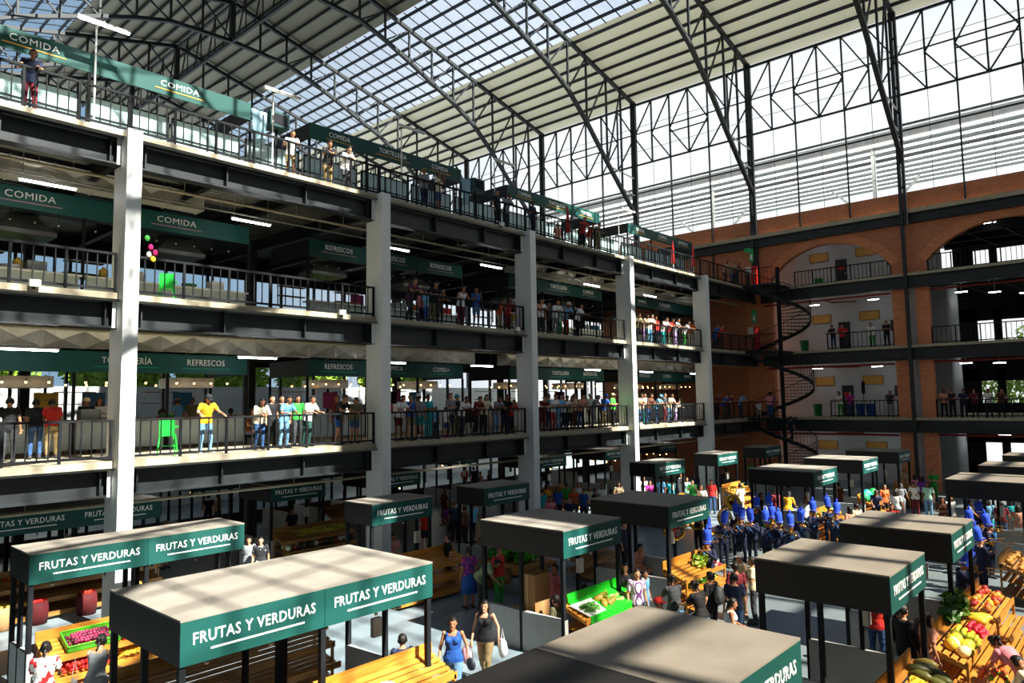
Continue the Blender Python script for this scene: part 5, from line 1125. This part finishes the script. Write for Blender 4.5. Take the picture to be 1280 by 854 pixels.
 (-0.84,28.15,8.87,13,'lean2','white','black',dict(label='person in white top, black trousers, third level right of third column', fem=1, hair='bun')),
 (-0.84,32.31,8.87,-7,'stand','cream','charcoal',dict(label='person in cream top, charcoal trousers, third level right of fourth column')),
 (-0.84,33.45,8.87,-22,'lean','olive','black',dict(label='person in olive top, black trousers, third level right of fourth column')),
 (-0.84,34.19,8.87,10,'lean','beige','lilac',dict(label='person in beige top, lilac trousers, third level right of fourth column')),
 (-0.84,34.78,8.87,-14,'lean2','cream','sky',dict(label='person in cream top, sky trousers, third level right of fourth column', fem=1, hair='longhair')),
 (-1.2,35.99,8.87,-24,'stand','red','navy',dict(label='person in red top, navy trousers, third level right of fourth column')),
 (-0.84,36.35,8.87,-12,'lean','white','teal',dict(label='person in white top, teal trousers, third level right of fourth column', fem=1)),
 (-0.84,36.99,8.87,10,'lean','red','olive',dict(label='person in red top, olive trousers, third level right of fourth column')),
 (-0.84,37.73,8.87,7,'lean2','grey','lilac',dict(label='person in grey top, lilac trousers, third level right of fourth column')),
 (-0.84,38.89,8.87,7,'lean','white','green',dict(label='person in white top, green trousers, third level right of fourth column', fem=1)),
 (-0.84,39.53,8.87,-1,'lean2','orange','cream',dict(label='person in orange top, cream trousers, third level right of fourth column', fem=1, hair='longhair')),
 (-0.84,42.78,8.87,-13,'lean2','blue','denim',dict(label='person in blue top, denim trousers, third level right of fifth column')),
 (-0.84,43.45,8.87,-6,'lean2','red','brown',dict(label='person in red top, brown trousers, third level right of fifth column')),
 (-0.84,4.97,13.3,-13,'lean2','navy','maroon',dict(label='person in navy top, maroon trousers, top level left of first column')),
 (-0.84,12.38,13.3,-24,'lean2','white','khaki',dict(label='person in white top, khaki shorts, top level right of first column', s=0.95, bk='shorts')),
 (-0.84,13.83,13.3,-19,'lean','black','khaki',dict(label='person in black top, khaki trousers, top level right of first column')),
 (-0.84,14.59,13.3,-6,'lean','white','charcoal',dict(label='person in white top, charcoal trousers, top level right of first column')),
 (-0.84,18.18,13.3,-3,'fold','grey','navy',dict(label='person in grey top, khaki cap, navy trousers, top level right of second column', hat=('cap', 'khaki'))),
 (-0.84,18.93,13.3,20,'phone','cream','denim',dict(label='person in cream top, denim shorts, top level right of second column', bk='shorts')),
 (-0.84,22.34,13.3,8,'stand','black','black',dict(label='person in black top, black trousers, top level right of second column')),
 (-0.84,23.01,13.3,-3,'lean2','grey','charcoal',dict(label='person in grey top, charcoal trousers, top level right of second column')),
 (-0.84,24.76,13.3,9,'fold','navy','black',dict(label='person in navy top, charcoal cap, black trousers, top level right of third column', hat=('cap', 'charcoal'))),
 (-2.6,28.82,13.3,-20,'stand','peach','white',dict(label='person in peach top, white trousers, top level right of third column')),
 (-0.84,28.65,13.3,-23,'lean','red','black',dict(label='person in red top, black trousers, top level right of third column')),
 (-0.84,29.27,13.3,11,'lean','red','cream',dict(label='person in red top, cream trousers, top level right of third column', s=0.9)),
 (-0.84,29.89,13.3,-2,'lean2','olive','khaki',dict(label='person in olive top, khaki trousers, top level right of third column', s=0.95)),
 (-0.84,44.67,13.3,-6,'lean','beige','charcoal',dict(label='person in beige top, charcoal trousers, top level right of fifth column', fem=1, hair='longhair')),
 (-0.84,45.63,13.3,-18,'lean','grey','denim',dict(label='person in grey top, denim trousers, top level right of fifth column')),
 (-0.84,46.38,13.3,-15,'lean2','charcoal','charcoal',dict(label='person in charcoal top, charcoal trousers, top level right of fifth column')),
 (4.11,49.55,8.87,-105,'lean2','black','denim',dict(label='person in black top, denim trousers, at the far third-level railing')),
 (4.72,49.55,8.87,-89,'lean2','red','black',dict(label='person in red top, black trousers, at the far third-level railing')),
 (6.53,49.55,8.87,-88,'lean','white','green',dict(label='person in white top, green trousers, at the far third-level railing')),
 (7.43,49.55,8.87,-92,'fold','black','black',dict(label='person in black top, black trousers, by the brick pier, far third level')),
 (4.34,49.55,4.45,-104,'lean2','white','green',dict(label='person in white top, green trousers, at the far second-level railing', fem=1, hair='longhair')),
 (4.99,49.55,4.45,-75,'lean2','magenta','denim',dict(label='person in magenta top, denim trousers, at the far second-level railing', fem=1)),
 (7.37,49.55,4.45,-76,'lean2','charcoal','grey',dict(label='person in charcoal top, grey trousers, by the brick pier, far second level')),
 (10.33,49.55,4.45,-86,'lean2','peach','black',dict(label='person in peach top, black trousers, at the far right second-level railing')),
 (10.75,49.55,4.45,-102,'lean2','black','black',dict(label='person in black top, black trousers, at the far right second-level railing')),
 (11.36,49.55,4.45,-95,'lean2','navy','black',dict(label='person in navy top, black trousers, at the far right second-level railing')),
 (11.89,49.55,4.45,-101,'lean2','maroon','black',dict(label='person in maroon top, black trousers, at the far right second-level railing')),
 (12.6,49.55,4.45,-97,'lean2','white','black',dict(label='person in white top, black trousers, at the far right second-level railing')),
 (13.23,49.55,4.45,-78,'lean2','brown','black',dict(label='person in brown top, black trousers, at the far right second-level railing')),
 (0.3,46.2,4.3,-60,'walk','white','beige',dict(label='child in white top, beige trousers, on the spiral stair landing', s=0.75)),
 (0.9,46.9,4.45,150,'stand','purple','denim',dict(label='person in purple top, denim trousers, on the spiral stair landing')),
 (1.0,46.3,4.45,100,'stand','pink','denim',dict(label='person in pink top, denim trousers, on the spiral stair landing')),
 (2.6,45.6,2.9,60,'walk','navy','black',dict(label='person in navy top, black trousers, descending the lower spiral stair')),
 (9.2,11.04,0,-62,'walk','black','khaki',dict(label='person in black top, khaki trousers, carrying a clear bag beside the low wall', fem=1, hair='longhair', tk='tank', skin='light', vox=0.0085)),
 (9.53,9.81,0,-50,'walk','blue','jeans',dict(label='person in blue top, jeans trousers, with a black handbag beside the nearest middle stall', fem=1, hair='bun', tk='tank', skin='tan', vox=0.0085)),
 (8.64,9.3,0,150,'sit','navy','charcoal',dict(label='person in navy top, charcoal trousers, inside the front double stall', vox=0.0085)),
 (5.04,14.66,0,160,'stand','purple','blue',dict(label='person in purple top, blue skirt, with apron strings behind the stall aisle', extra='floral', fem=1, hair='bun', bk='skirt')),
 (5.44,14.9,0,30,'bend','green','charcoal',dict(label='person in green top, charcoal trousers, at the vegetables beside the tall cardboard stack', extra='plaid')),
 (3.01,15.73,0,-120,'stand','black','charcoal',dict(label='person in black top, charcoal trousers, with greens beside the empty stepped stand')),
 (-0.35,16.21,0,-20,'sit','peach','brown',dict(label='person in peach top, brown trousers, beside the second white column', fem=1, hair='bun')),
 (-1.73,18.9,0,180,'stand','red','black',dict(label='person in red top, black shorts, shopping behind the left-row stall', bk='shorts')),
 (-2.64,21.1,0,150,'bend','purple','black',dict(label='person in purple top, black trousers, wearing a violet shirt in the left aisle')),
 (-5.67,23.54,0,-100,'walk','maroon','brown',dict(label='person in maroon top, brown trousers, in the left aisle', fem=1, hair='longhair')),
 (-2.24,20.96,0,-60,'stand','navy','black',dict(label='person in navy top, black trousers, in the left aisle')),
 (-1.06,20.44,0,200,'stand','brown','black',dict(label='person in brown top, black trousers, in the left aisle', fem=1)),
 (-1.45,21.28,0,170,'stand','sky','navy',dict(label='person in sky top, navy trousers, in the left aisle')),
 (1.09,19.25,0,-40,'stand','beige','khaki',dict(label='person in beige top, khaki trousers, in the left aisle', fem=1, hair='longhair')),
 (-13.4,32.47,0,90,'walk','red','khaki',dict(label='person in red top, khaki trousers, with backpack on the grey floor under the gallery')),
 (-12.73,32.58,0,180,'stand','black','navy',dict(label='person in black top, navy trousers, deep under the gallery')),
 (-10.2,30.59,0,0,'stand','pink','black',dict(label='person in pink top, black trousers, deep under the gallery', fem=1)),
 (-13.25,34.63,0,190,'sit','charcoal','black',dict(label='person in charcoal top, black trousers, deep under the gallery')),
 (4.95,4.17,0,160,'reach','white','khaki',dict(label='person in white top, khaki trousers, at the tomato shelf, lower left corner', extra='redwhite', fem=1, hair='bun', skin='brown', vox=0.0085)),
 (5.27,4.93,0,140,'reach','grey','denim',dict(label='person in grey top, denim trousers, with a white tote at the onion stand', fem=1, hair='bun', tk='tank', skin='light', vox=0.0085)),
 (-2.09,11.75,0,-30,'stand','grey','charcoal',dict(label='person in grey top, charcoal trousers, behind the nearest left-row stall', s=0.95)),
 (-1.35,11.76,0,-35,'stand','charcoal','black',dict(label='person in charcoal top, black trousers, with printed shirt behind the nearest left-row stall', extra='tee')),
 (-13.4,16.19,0,-160,'walk','beige','charcoal',dict(label='person in beige top, charcoal trousers, under the gallery behind the left stalls')),
 (-13.4,15.73,0,180,'walk','black','black',dict(label='person in black top, black trousers, under the gallery behind the left stalls')),
 (-6.12,15.72,0,0,'stand','navy','charcoal',dict(label='person in navy top, charcoal trousers, behind the plantain stand')),
 (-7.14,11.18,0,20,'stand','brown','beige',dict(label='person in brown top, beige trousers, behind the sacks at left', fem=1, hair='longhair')),
 (-13.4,21.02,0,30,'stand','khaki','brown',dict(label='person in khaki top, brown trousers, deep under the left gallery', fem=1)),
 (-11.19,24.8,0,0,'stand','brown','brown',dict(label='person in brown top, brown trousers, deep under the left gallery')),
 (-1.82,26.2,0,150,'stand','teal','charcoal',dict(label='person in teal top, charcoal trousers, in crowd between third and fourth columns', fem=0, hair='short')),
 (0.1,24.48,0,-40,'walk','pink','grey',dict(label='person in pink top, grey trousers, in crowd between third and fourth columns', fem=1, hair='longhair')),
 (-1.78,27.36,0,-60,'stand','blue','navy',dict(label='person in blue top, navy trousers, in crowd between third and fourth columns, beside orange top', fem=0, hair='short')),
 (-2.45,28.91,0,150,'stand','green','beige',dict(label='person in green top, beige trousers, in crowd between third and fourth columns', fem=0, hair='short')),
 (-1.15,27.79,0,-60,'fold','orange','charcoal',dict(label='person in orange top, charcoal trousers, in crowd between third and fourth columns', fem=1, hair='bun')),
 (-1.95,29.25,0,-60,'stand','white','black',dict(label='person in white top, black trousers, in crowd between third and fourth columns', fem=0, hair='short')),
 (-0.4,27.55,0,-90,'stand','blue','navy',dict(label='person in blue top, navy trousers, in crowd between third and fourth columns, beside black top', fem=0, hair='short')),
 (-0.74,28.46,0,-40,'walk','cream','grey',dict(label='person in cream top, grey trousers, in crowd between third and fourth columns', fem=1, hair='longhair')),
 (0.03,27.85,0,20,'stand','black','black',dict(label='person in black top, black trousers, in crowd between third and fourth columns', fem=0, hair='short')),
 (-0.61,29.34,0,-40,'stand','white','navy',dict(label='person in white top, navy trousers, in crowd between third and fourth columns', fem=0, hair='short')),
 (0.84,28.04,0,20,'stand','maroon','black',dict(label='person in maroon top, black trousers, in crowd between third and fourth columns', fem=0, hair='short')),
 (-0.5,30.65,0,-40,'fold','beige','white',dict(label='person in beige top, white trousers, in crowd between third and fourth columns', fem=1, hair='longhair')),
 (0.96,29.62,0,-40,'stand','blue','black',dict(label='person in blue top, black trousers, in crowd between third and fourth columns', fem=0, hair='short')),
 (0.93,24.76,0,-40,'stand','navy','black',dict(label='person in navy top, black trousers, in crowd between third and fourth columns', fem=0, hair='short')),
 (1.33,26.32,0,-40,'stand','red','navy',dict(label='person in red top, navy trousers, in crowd between third and fourth columns', fem=1, hair='bun')),
 (-2.82,27.83,0,20,'fold','yellow','denim',dict(label='person in yellow top, denim trousers, in crowd between third and fourth columns', fem=1, hair='bun')),
 (-0.86,33.57,0,-40,'phone','white','charcoal',dict(label='person in white top, charcoal trousers, in the crowd by the tubas', fem=0, hair='short')),
 (0.11,33.74,0,-90,'stand','sky','jeans',dict(label='person in sky top, jeans trousers, in the crowd by the tubas', fem=0, hair='short')),
 (0.94,33.37,0,150,'phone','teal','charcoal',dict(label='person in teal top, charcoal trousers, in the crowd by the tubas', fem=0, hair='short')),
 (-0.05,36.1,0,20,'phone','white','white',dict(label='person in white top, white trousers, in the crowd by the tubas', fem=1, hair='longhair')),
 (1.99,33.63,0,-60,'phone','green','navy',dict(label='person in green top, navy trousers, in the crowd by the tubas', fem=0, hair='short')),
 (3.49,31.74,0,-90,'stand','white','denim',dict(label='person in white top, denim trousers, in the crowd by the tubas', fem=0, hair='short')),
 (2.78,34.16,0,-60,'stand','red','denim',dict(label='person in red top, denim trousers, in the crowd by the tubas', fem=0, hair='short')),
 (0.79,39.35,0,-90,'stand','black','black',dict(label='person in black top, black trousers, in the crowd by the tubas', fem=0, hair='short')),
 (4.69,33.34,0,150,'fold','cream','beige',dict(label='person in cream top, beige trousers, in the crowd by the tubas', fem=0, hair='short')),
 (0.01,45.21,0,-40,'phone','lime','black',dict(label='person in lime top, black trousers, in the crowd by the tubas', fem=1, hair='longhair')),
 (0.64,36.55,0,-90,'stand','navy','black',dict(label='person in navy top, black trousers, in the crowd by the tubas', fem=0, hair='short')),
 (1.22,34.47,0,-40,'stand','mint','olive',dict(label='person in mint top, olive trousers, in the crowd by the tubas', fem=1, hair='longhair')),
 (0.41,32.13,0,-40,'phone','magenta','black',dict(label='person in magenta top, black trousers, in the crowd by the tubas', fem=1, hair='longhair')),
 (6.1,21.01,0,10,'stand','navy','black',dict(label='person in navy top, black trousers, behind the second middle stall')),
 (7.4,19.82,0,0,'sit','peach','denim',dict(label='person in peach top, denim trousers, between the second and third middle stalls', fem=1, hair='bun')),
 (9.63,15.69,0,-60,'stand','black','charcoal',dict(label='person in black top, charcoal trousers, left of the striped shirt by green-lined stand', fem=1, hair='longhair')),
 (10.18,15.35,0,-30,'stand','lilac','charcoal',dict(label='person in lilac top, charcoal trousers, beside the green-lined stand', extra='stripe')),
 (9.84,16.25,0,0,'stand','sky','jeans',dict(label='person in sky top, jeans trousers, beside the green-lined stand', s=0.85)),
 (11.75,13.71,0,10,'stand','navy','denim',dict(label='person in navy top, denim trousers, with red cap below the sunlit stand', hat=('cap', 'red'), s=0.95)),
 (11.16,15.43,0,150,'reach','charcoal','jeans',dict(label='person in charcoal top, jeans trousers, with ponytail at the sunlit lettuce stand', fem=1, hair='bun', vox=0.0085)),
 (11.9,15.25,0,165,'reach','black','jeans',dict(label='person in black top, jeans trousers, at the sunlit lettuce stand', fem=1, hair='bun', vox=0.0085)),
 (11.74,16.16,0,170,'stand','black','black',dict(label='person in black top, black trousers, with grey backpack at the sunlit lettuce stand', vox=0.0085)),
 (11.38,18.6,0,-120,'stand','beige','grey',dict(label='person in beige top, grey trousers, with white cap near the lettuce stand', hat=('cap', 'white'))),
 (11.77,17.46,0,130,'stand','maroon','black',dict(label='person in maroon top, black trousers, near the lettuce stand')),
 (12.24,16.35,0,120,'stand','navy','denim',dict(label='person in navy top, denim trousers, with yellow collar near the lettuce stand', vox=0.0085)),
 (11.83,18.33,0,200,'fold','cream','charcoal',dict(label='person in cream top, charcoal trousers, near the black right-row stall')),
 (12.37,15.74,0,30,'sit','white','charcoal',dict(label='person in white top, charcoal trousers, on a white chair near the black stall', fem=1, hair='bun', tk='tank')),
 (5.64,15.25,0,0,'stand','red','green',dict(label='person in red top, green trousers, with greens left of the cardboard stack', fem=1)),
 (8.3,14.53,0,-100,'stand','pink','denim',dict(label='person in pink top, denim trousers, in the second middle stall', fem=1)),
 (9.23,13.48,0,180,'sit','olive','charcoal',dict(label='person in olive top, charcoal trousers, in the second middle stall')),
 (9.06,14.64,0,90,'sit','black','charcoal',dict(label='person in black top, charcoal trousers, right of the second middle stall')),
 (15.17,16.93,0,100,'stand','red','denim',dict(label='person in red top, denim trousers, under the big black right-row canopy')),
 (15.93,16.0,0,60,'stand','black','black',dict(label='person in black top, black trousers, in dark uniform beside the right-row post', tk='long')),
 (16.41,15.76,0,40,'stand','peach','pink',dict(label='person in peach top, pink trousers, with curly hair beside the right-row post', fem=1, hair='longhair')),
 (17.74,15.86,0,150,'bend','pink','charcoal',dict(label='person in pink top, charcoal trousers, at the lower right corner', fem=1, hair='bun', vox=0.0085)),
 (18.21,14.9,0,150,'bend','cream','black',dict(label='person in cream top, black trousers, at the very corner, lower right', fem=1)),
 (10.64,37.64,0,90,'reach','grey','grey',dict(label='person in grey top, grey trousers, in the sunlit crowd at the far right aisle', fem=1, hair='longhair')),
 (11.14,34.82,0,90,'walk','white','charcoal',dict(label='person in white top, charcoal trousers, in the sunlit crowd at the far right aisle', fem=1, hair='longhair')),
 (10.95,38.93,0,-90,'reach','white','maroon',dict(label='person in white top, maroon trousers, in the sunlit crowd at the far right aisle', fem=0, hair='short')),
 (11.54,38.78,0,-90,'stand','mint','jeans',dict(label='person in mint top, jeans trousers, in the sunlit crowd at the far right aisle', fem=1, hair='longhair')),
 (10.49,45.01,0,-60,'fold','green','green',dict(label='person in green top, green trousers, in the sunlit crowd at the far right aisle', fem=0, hair='short')),
 (10.29,41.87,0,150,'walk','pink','black',dict(label='person in pink top, black trousers, in the sunlit crowd at the far right aisle', fem=1, hair='longhair')),
 (10.79,41.27,0,90,'stand','purple','black',dict(label='person in purple top, black trousers, in the sunlit crowd at the far right aisle', fem=1, hair='longhair')),
 (9.14,44.69,0,-90,'fold','beige','black',dict(label='person in beige top, black trousers, in the sunlit crowd at the far right aisle', fem=0, hair='short')),
 (13.21,33.44,0,-90,'fold','brown','jeans',dict(label='person in brown top, jeans trousers, in the sunlit crowd at the far right aisle', fem=1, hair='longhair')),
 (13.34,34.13,0,-40,'walk','white','black',dict(label='person in white top, black trousers, in the sunlit crowd at the far right aisle', fem=0, hair='short')),
 (14.14,33.24,0,20,'walk','cream','denim',dict(label='person in cream top, denim trousers, in the sunlit crowd at the far right aisle', fem=1, hair='longhair')),
 (14.23,34.04,0,-40,'reach','black','black',dict(label='person in black top, black trousers, in the sunlit crowd at the far right aisle', fem=0, hair='short')),
 (14.67,33.9,0,90,'stand','sky','teal',dict(label='person in sky top, teal trousers, in the sunlit crowd at the far right aisle', fem=1, hair='longhair')),
 (15.15,33.55,0,90,'reach','maroon','denim',dict(label='person in maroon top, denim trousers, in the sunlit crowd at the far right aisle', fem=0, hair='short')),
 (15.35,34.38,0,90,'stand','teal','grey',dict(label='person in teal top, grey trousers, in the sunlit crowd at the far right aisle', fem=1, hair='longhair')),
 (15.82,32.6,0,90,'walk','peach','white',dict(label='person in peach top, white trousers, in the sunlit crowd at the far right aisle', fem=1, hair='longhair')),
 (11.1,28.7,0,150,'stand','peach','cream',dict(label='person in peach top, cream trousers, in the crowd behind the band', fem=1, hair='longhair')),
 (11.04,29.68,0,150,'stand','cream','charcoal',dict(label='person in cream top, charcoal trousers, in the crowd behind the band', fem=0, hair='short')),
 (12.11,30.45,0,-90,'fold','red','navy',dict(label='person in red top, navy trousers, in the sunlit crowd at the far right aisle', fem=1, hair='longhair')),
 (10.33,34.78,0,-60,'reach','navy','black',dict(label='person in navy top, black trousers, in the sunlit crowd at the far right aisle', fem=0, hair='short')),
 (10.19,36.7,0,-40,'stand','orange','black',dict(label='person in orange top, black trousers, in the sunlit crowd at the far right aisle', fem=1, hair='longhair')),
 (8.32,36.21,0,150,'stand','brown','charcoal',dict(label='person in brown top, charcoal trousers, in the crowd behind the band', fem=0, hair='short')),
 (7.56,31.86,0,90,'reach','yellow','charcoal',dict(label='person in yellow top, charcoal trousers, in the crowd behind the band', fem=1, hair='longhair')),
 (8.85,30.36,0,-60,'stand','white','jeans',dict(label='person in white top, jeans trousers, in the crowd behind the band', fem=0, hair='short')),
 (6.87,30.53,0,20,'stand','black','black',dict(label='person in black top, black trousers, in the crowd behind the band', fem=0, hair='short')),
 (6.89,32.23,0,-40,'stand','maroon','denim',dict(label='person in maroon top, denim trousers, in the crowd behind the band', fem=0, hair='short')),
]
BAND=[(8.19, 27.11, -80, 'stand', 'BAND'), (8.39, 27.78, -30, 'stand', 'BAND'), (9.78, 24.13, -30, 'play', 'BAND'), (9.62, 25.07, -60, 'stand', 'BAND'), (10.26, 24.09, -45, 'play', 'BAND'), (10.72, 23.86, -60, 'stand', 'BAND'), (10.38, 25.63, -60, 'stand', 'BAND'), (10.23, 27.33, -30, 'stand', 'BAND'), (10.33, 28.65, -45, 'play', 'BAND'), (8.32, 25.01, -45, 'play', 'BAND'), (8.48, 23.59, -45, 'play', 'BAND'), (8.83, 24.25, -80, 'play', 'BAND'), (8.81, 21.86, -30, 'stand', 'BAND'), (9.89, 19.67, -80, 'play', 'BAND'), (9.04, 24.67, -80, 'play', 'BAND'), (11.07, 27.25, -80, 'stand', 'BAND'), (15.06, 28.05, 20, 'play', 'RBAND'), (14.97, 30.32, -10, 'play', 'RBAND'), (15.49, 25.33, 40, 'play', 'RBAND'), (15.98, 21.2, 20, 'play', 'RBAND'), (15.67, 27.54, -10, 'play', 'RBAND'), (15.86, 24.82, 40, 'play', 'RBAND')]
skr=random.Random(9)
for p in PEOPLE:
    k=dict(p[7]); k.setdefault('skin',skr.choice(['tan','tan','brown','light'])); person(*p[:7],**k)
BRASS=mat('brass',srgb('c89a3a'),.25,metal=.9); SILV=mat('silver_band',srgb('c8d0d8'),.3,metal=.7); SASH=cm('4a90d8')
def trumpet():
    t=thing('trumpet','brass trumpet held by a band musician in a tall blue hat','trumpet',(0,0,0),'brass trumpets of the marching band')
    m=MB(); m.tube([(.0,0,0),(.45,0,0)],.008,8); m.tube([(.05,0,-.09),(.38,0,-.09),(.42,0,-.045),(.38,0,0)],.008,8); m.tube([(.1,0,0),(.06,0,-.045),(.1,0,-.09)],.008,8); m.build('tubing',BRASS,t)
    MB().lathe([(.008,0),(.012,.04),(.025,.09),(.06,.12)],(0,0,0),12).build('bell',BRASS,t).rotation_euler=(0,PI/2,0); t.children[-1].location=(.42,0,0)
    for i in range(3): MB().tube([(.18+i*.03,0,-.11),(.18+i*.03,0,.05)],.011,8).build('valve',BRASS,t)
    return t
tr0=trumpet(); first=True
SHM=None
def band_person(b):
    global first
    x,y,h,pose,g=b; pose=skr.choice(['play','play2','play3']);  k=(pose,0,.012); body(*k)
    where='in the middle aisle' if g=='BAND' else 'at right edge behind heaped fruit'
    r=person(x,y,0,h,pose,'161e3c','101a30',tk='long',hat=('shako','2a52e0'),label='band musician in navy uniform and tall blue hat '+where,group='band musicians '+('in the middle aisle' if g=='BAND' else 'at the right edge'))
    B=_PB[k][0]; ch=B['J']['chest']
    m=MB(); 
    for s in (-1,1): m.bar(ch+Vector((.145,s*.12,.14)),ch+Vector((.15,-s*.12,-.18)),.01,.05,(1,0,0))
    m.build('sash',SASH,r,loc=(0,0,0))
    hd=B['hd']; MB().lathe([(.113,.08),(.118,.12)],hd,14).build('hat_band',SILV,r,loc=(0,0,0))
    if pose!='stand':
        a=math.radians(h); o=Vector((.14,0,1.52)); p=Vector((x+o.x*math.cos(a),y+o.x*math.sin(a),o.z))
        if first: t=tr0; t.location=p; t.rotation_euler=(0,0,a); first=False
        else: dup(tr0,loc=p,rz=a)
for b in BAND: band_person(b)
# tubas (sousaphone bells) held up by players
def tuba(x,y,h,lab):
    t=thing('tuba',lab,'tuba',(x,y,0)); t['_w']=(0,0,0); t.rotation_euler=(0,0,math.radians(h))
    o=MB().lathe([(.03,0),(.06,.15),(.12,.32),(.24,.42),(.31,.45),(.3,.46),(.1,.33)],(0,0,0),20).build('bell',BRASS,t,smooth=True,loc=(0,0,0)); o.location=(.12,.1,1.75); o.rotation_euler=(0,1.25,0)
    pts=[(.05+.02*math.cos(a),.05+.36*math.cos(a),1.25+.36*math.sin(a)) for a in [i*.3 for i in range(21)]]
    MB().tube(pts,[.03+.002*i for i in range(21)],8).build('coil',BRASS,t,loc=(0,0,0)); MB().tube([(.05,.38,1.35),(.0,.3,1.6),(.12,.1,1.78)],[.05,.045,.035],8).build('neck',BRASS,t,loc=(0,0,0))
tuba(6.9,22.9,-45,'left brass tuba with wide bell raised above the band'); tuba(6.6,25.2,-100,'middle brass tuba with its bell turned sideways'); tuba(7.3,26.3,-45,'right brass tuba with wide bell above the band')
for q,(tx,ty,th) in enumerate(((6.9,22.9,-45),(6.6,25.2,-100),(7.3,26.3,-45))):
    a=math.radians(th); person(tx-.12*math.cos(a),ty-.12*math.sin(a),0,th,'play3',['red','black','cream'][q],'black',where='x',label='person in %s top inside the coil of the %s tuba'%(['red','black','cream'][q],['left','middle','right'][q]))
def bag(name,c,r,h,label,cat,hy=.12):
    t=thing(name,label,cat,c); cx,cy,cz=c; m=MB().sph(c,r,10,8); v=[]
    for p in m.v: q=Vector(p)-Vector(c); v.append(tuple(Vector(c)+q*(1+.15*noise.noise(q*9))))
    m.v=v; m.build('body',cm(h,.5),t,smooth=True); MB().tube([(cx,cy-.05,cz+r[2]*.8),(cx,cy,cz+r[2]+hy),(cx,cy+.05,cz+r[2]*.8)],.008,5).build('handle',cm(h),t); return t
def near(i,dx,dy):   # a point beside person i, in that person's own frame
    p=PEOPLE[i]; a=math.radians(p[3]); return (p[0]+dx*math.cos(a)-dy*math.sin(a),p[1]+dx*math.sin(a)+dy*math.cos(a))
def find(s): return next(i for i,p in enumerate(PEOPLE) if s in p[7]['label'])
i=find('carrying a clear bag'); x,y=near(i,.15,-.36); bag('plastic_bag',(x,y,.6),(.13,.1,.18),'d8a0ac','clear bag of pink goods in the hand of the woman in black','bag'); x,y=near(i,-.05,.36); bag('shopping_bag',(x,y,.72),(.12,.08,.2),'e6e6e2','white shopping bag of greens beside the woman in black','bag',.2)
i=find('black handbag'); x,y=near(i,0,.34); bag('handbag',(x,y,.8),(.12,.06,.12),'22242c','small black handbag of the person in the blue top','handbag',.3)
i=find('white tote'); x,y=near(i,-.2,.3); bag('tote_bag',(x,y,.85),(.14,.06,.17),'e2e0dc','white tote bag with long straps at the onion stand','bag',.35)
i=find('grey backpack'); x,y=near(i,-.24,0); bag('backpack',(x,y,1.2),(.12,.15,.22),'5a5e60','grey backpack worn at the sunlit lettuce stand','backpack',.03)
i=find('with backpack on'); x,y=near(i,-.22,0); bag('backpack',(x,y,1.2),(.1,.15,.2),'b8322a','red backpack worn on the grey floor under the gallery','backpack',.03)
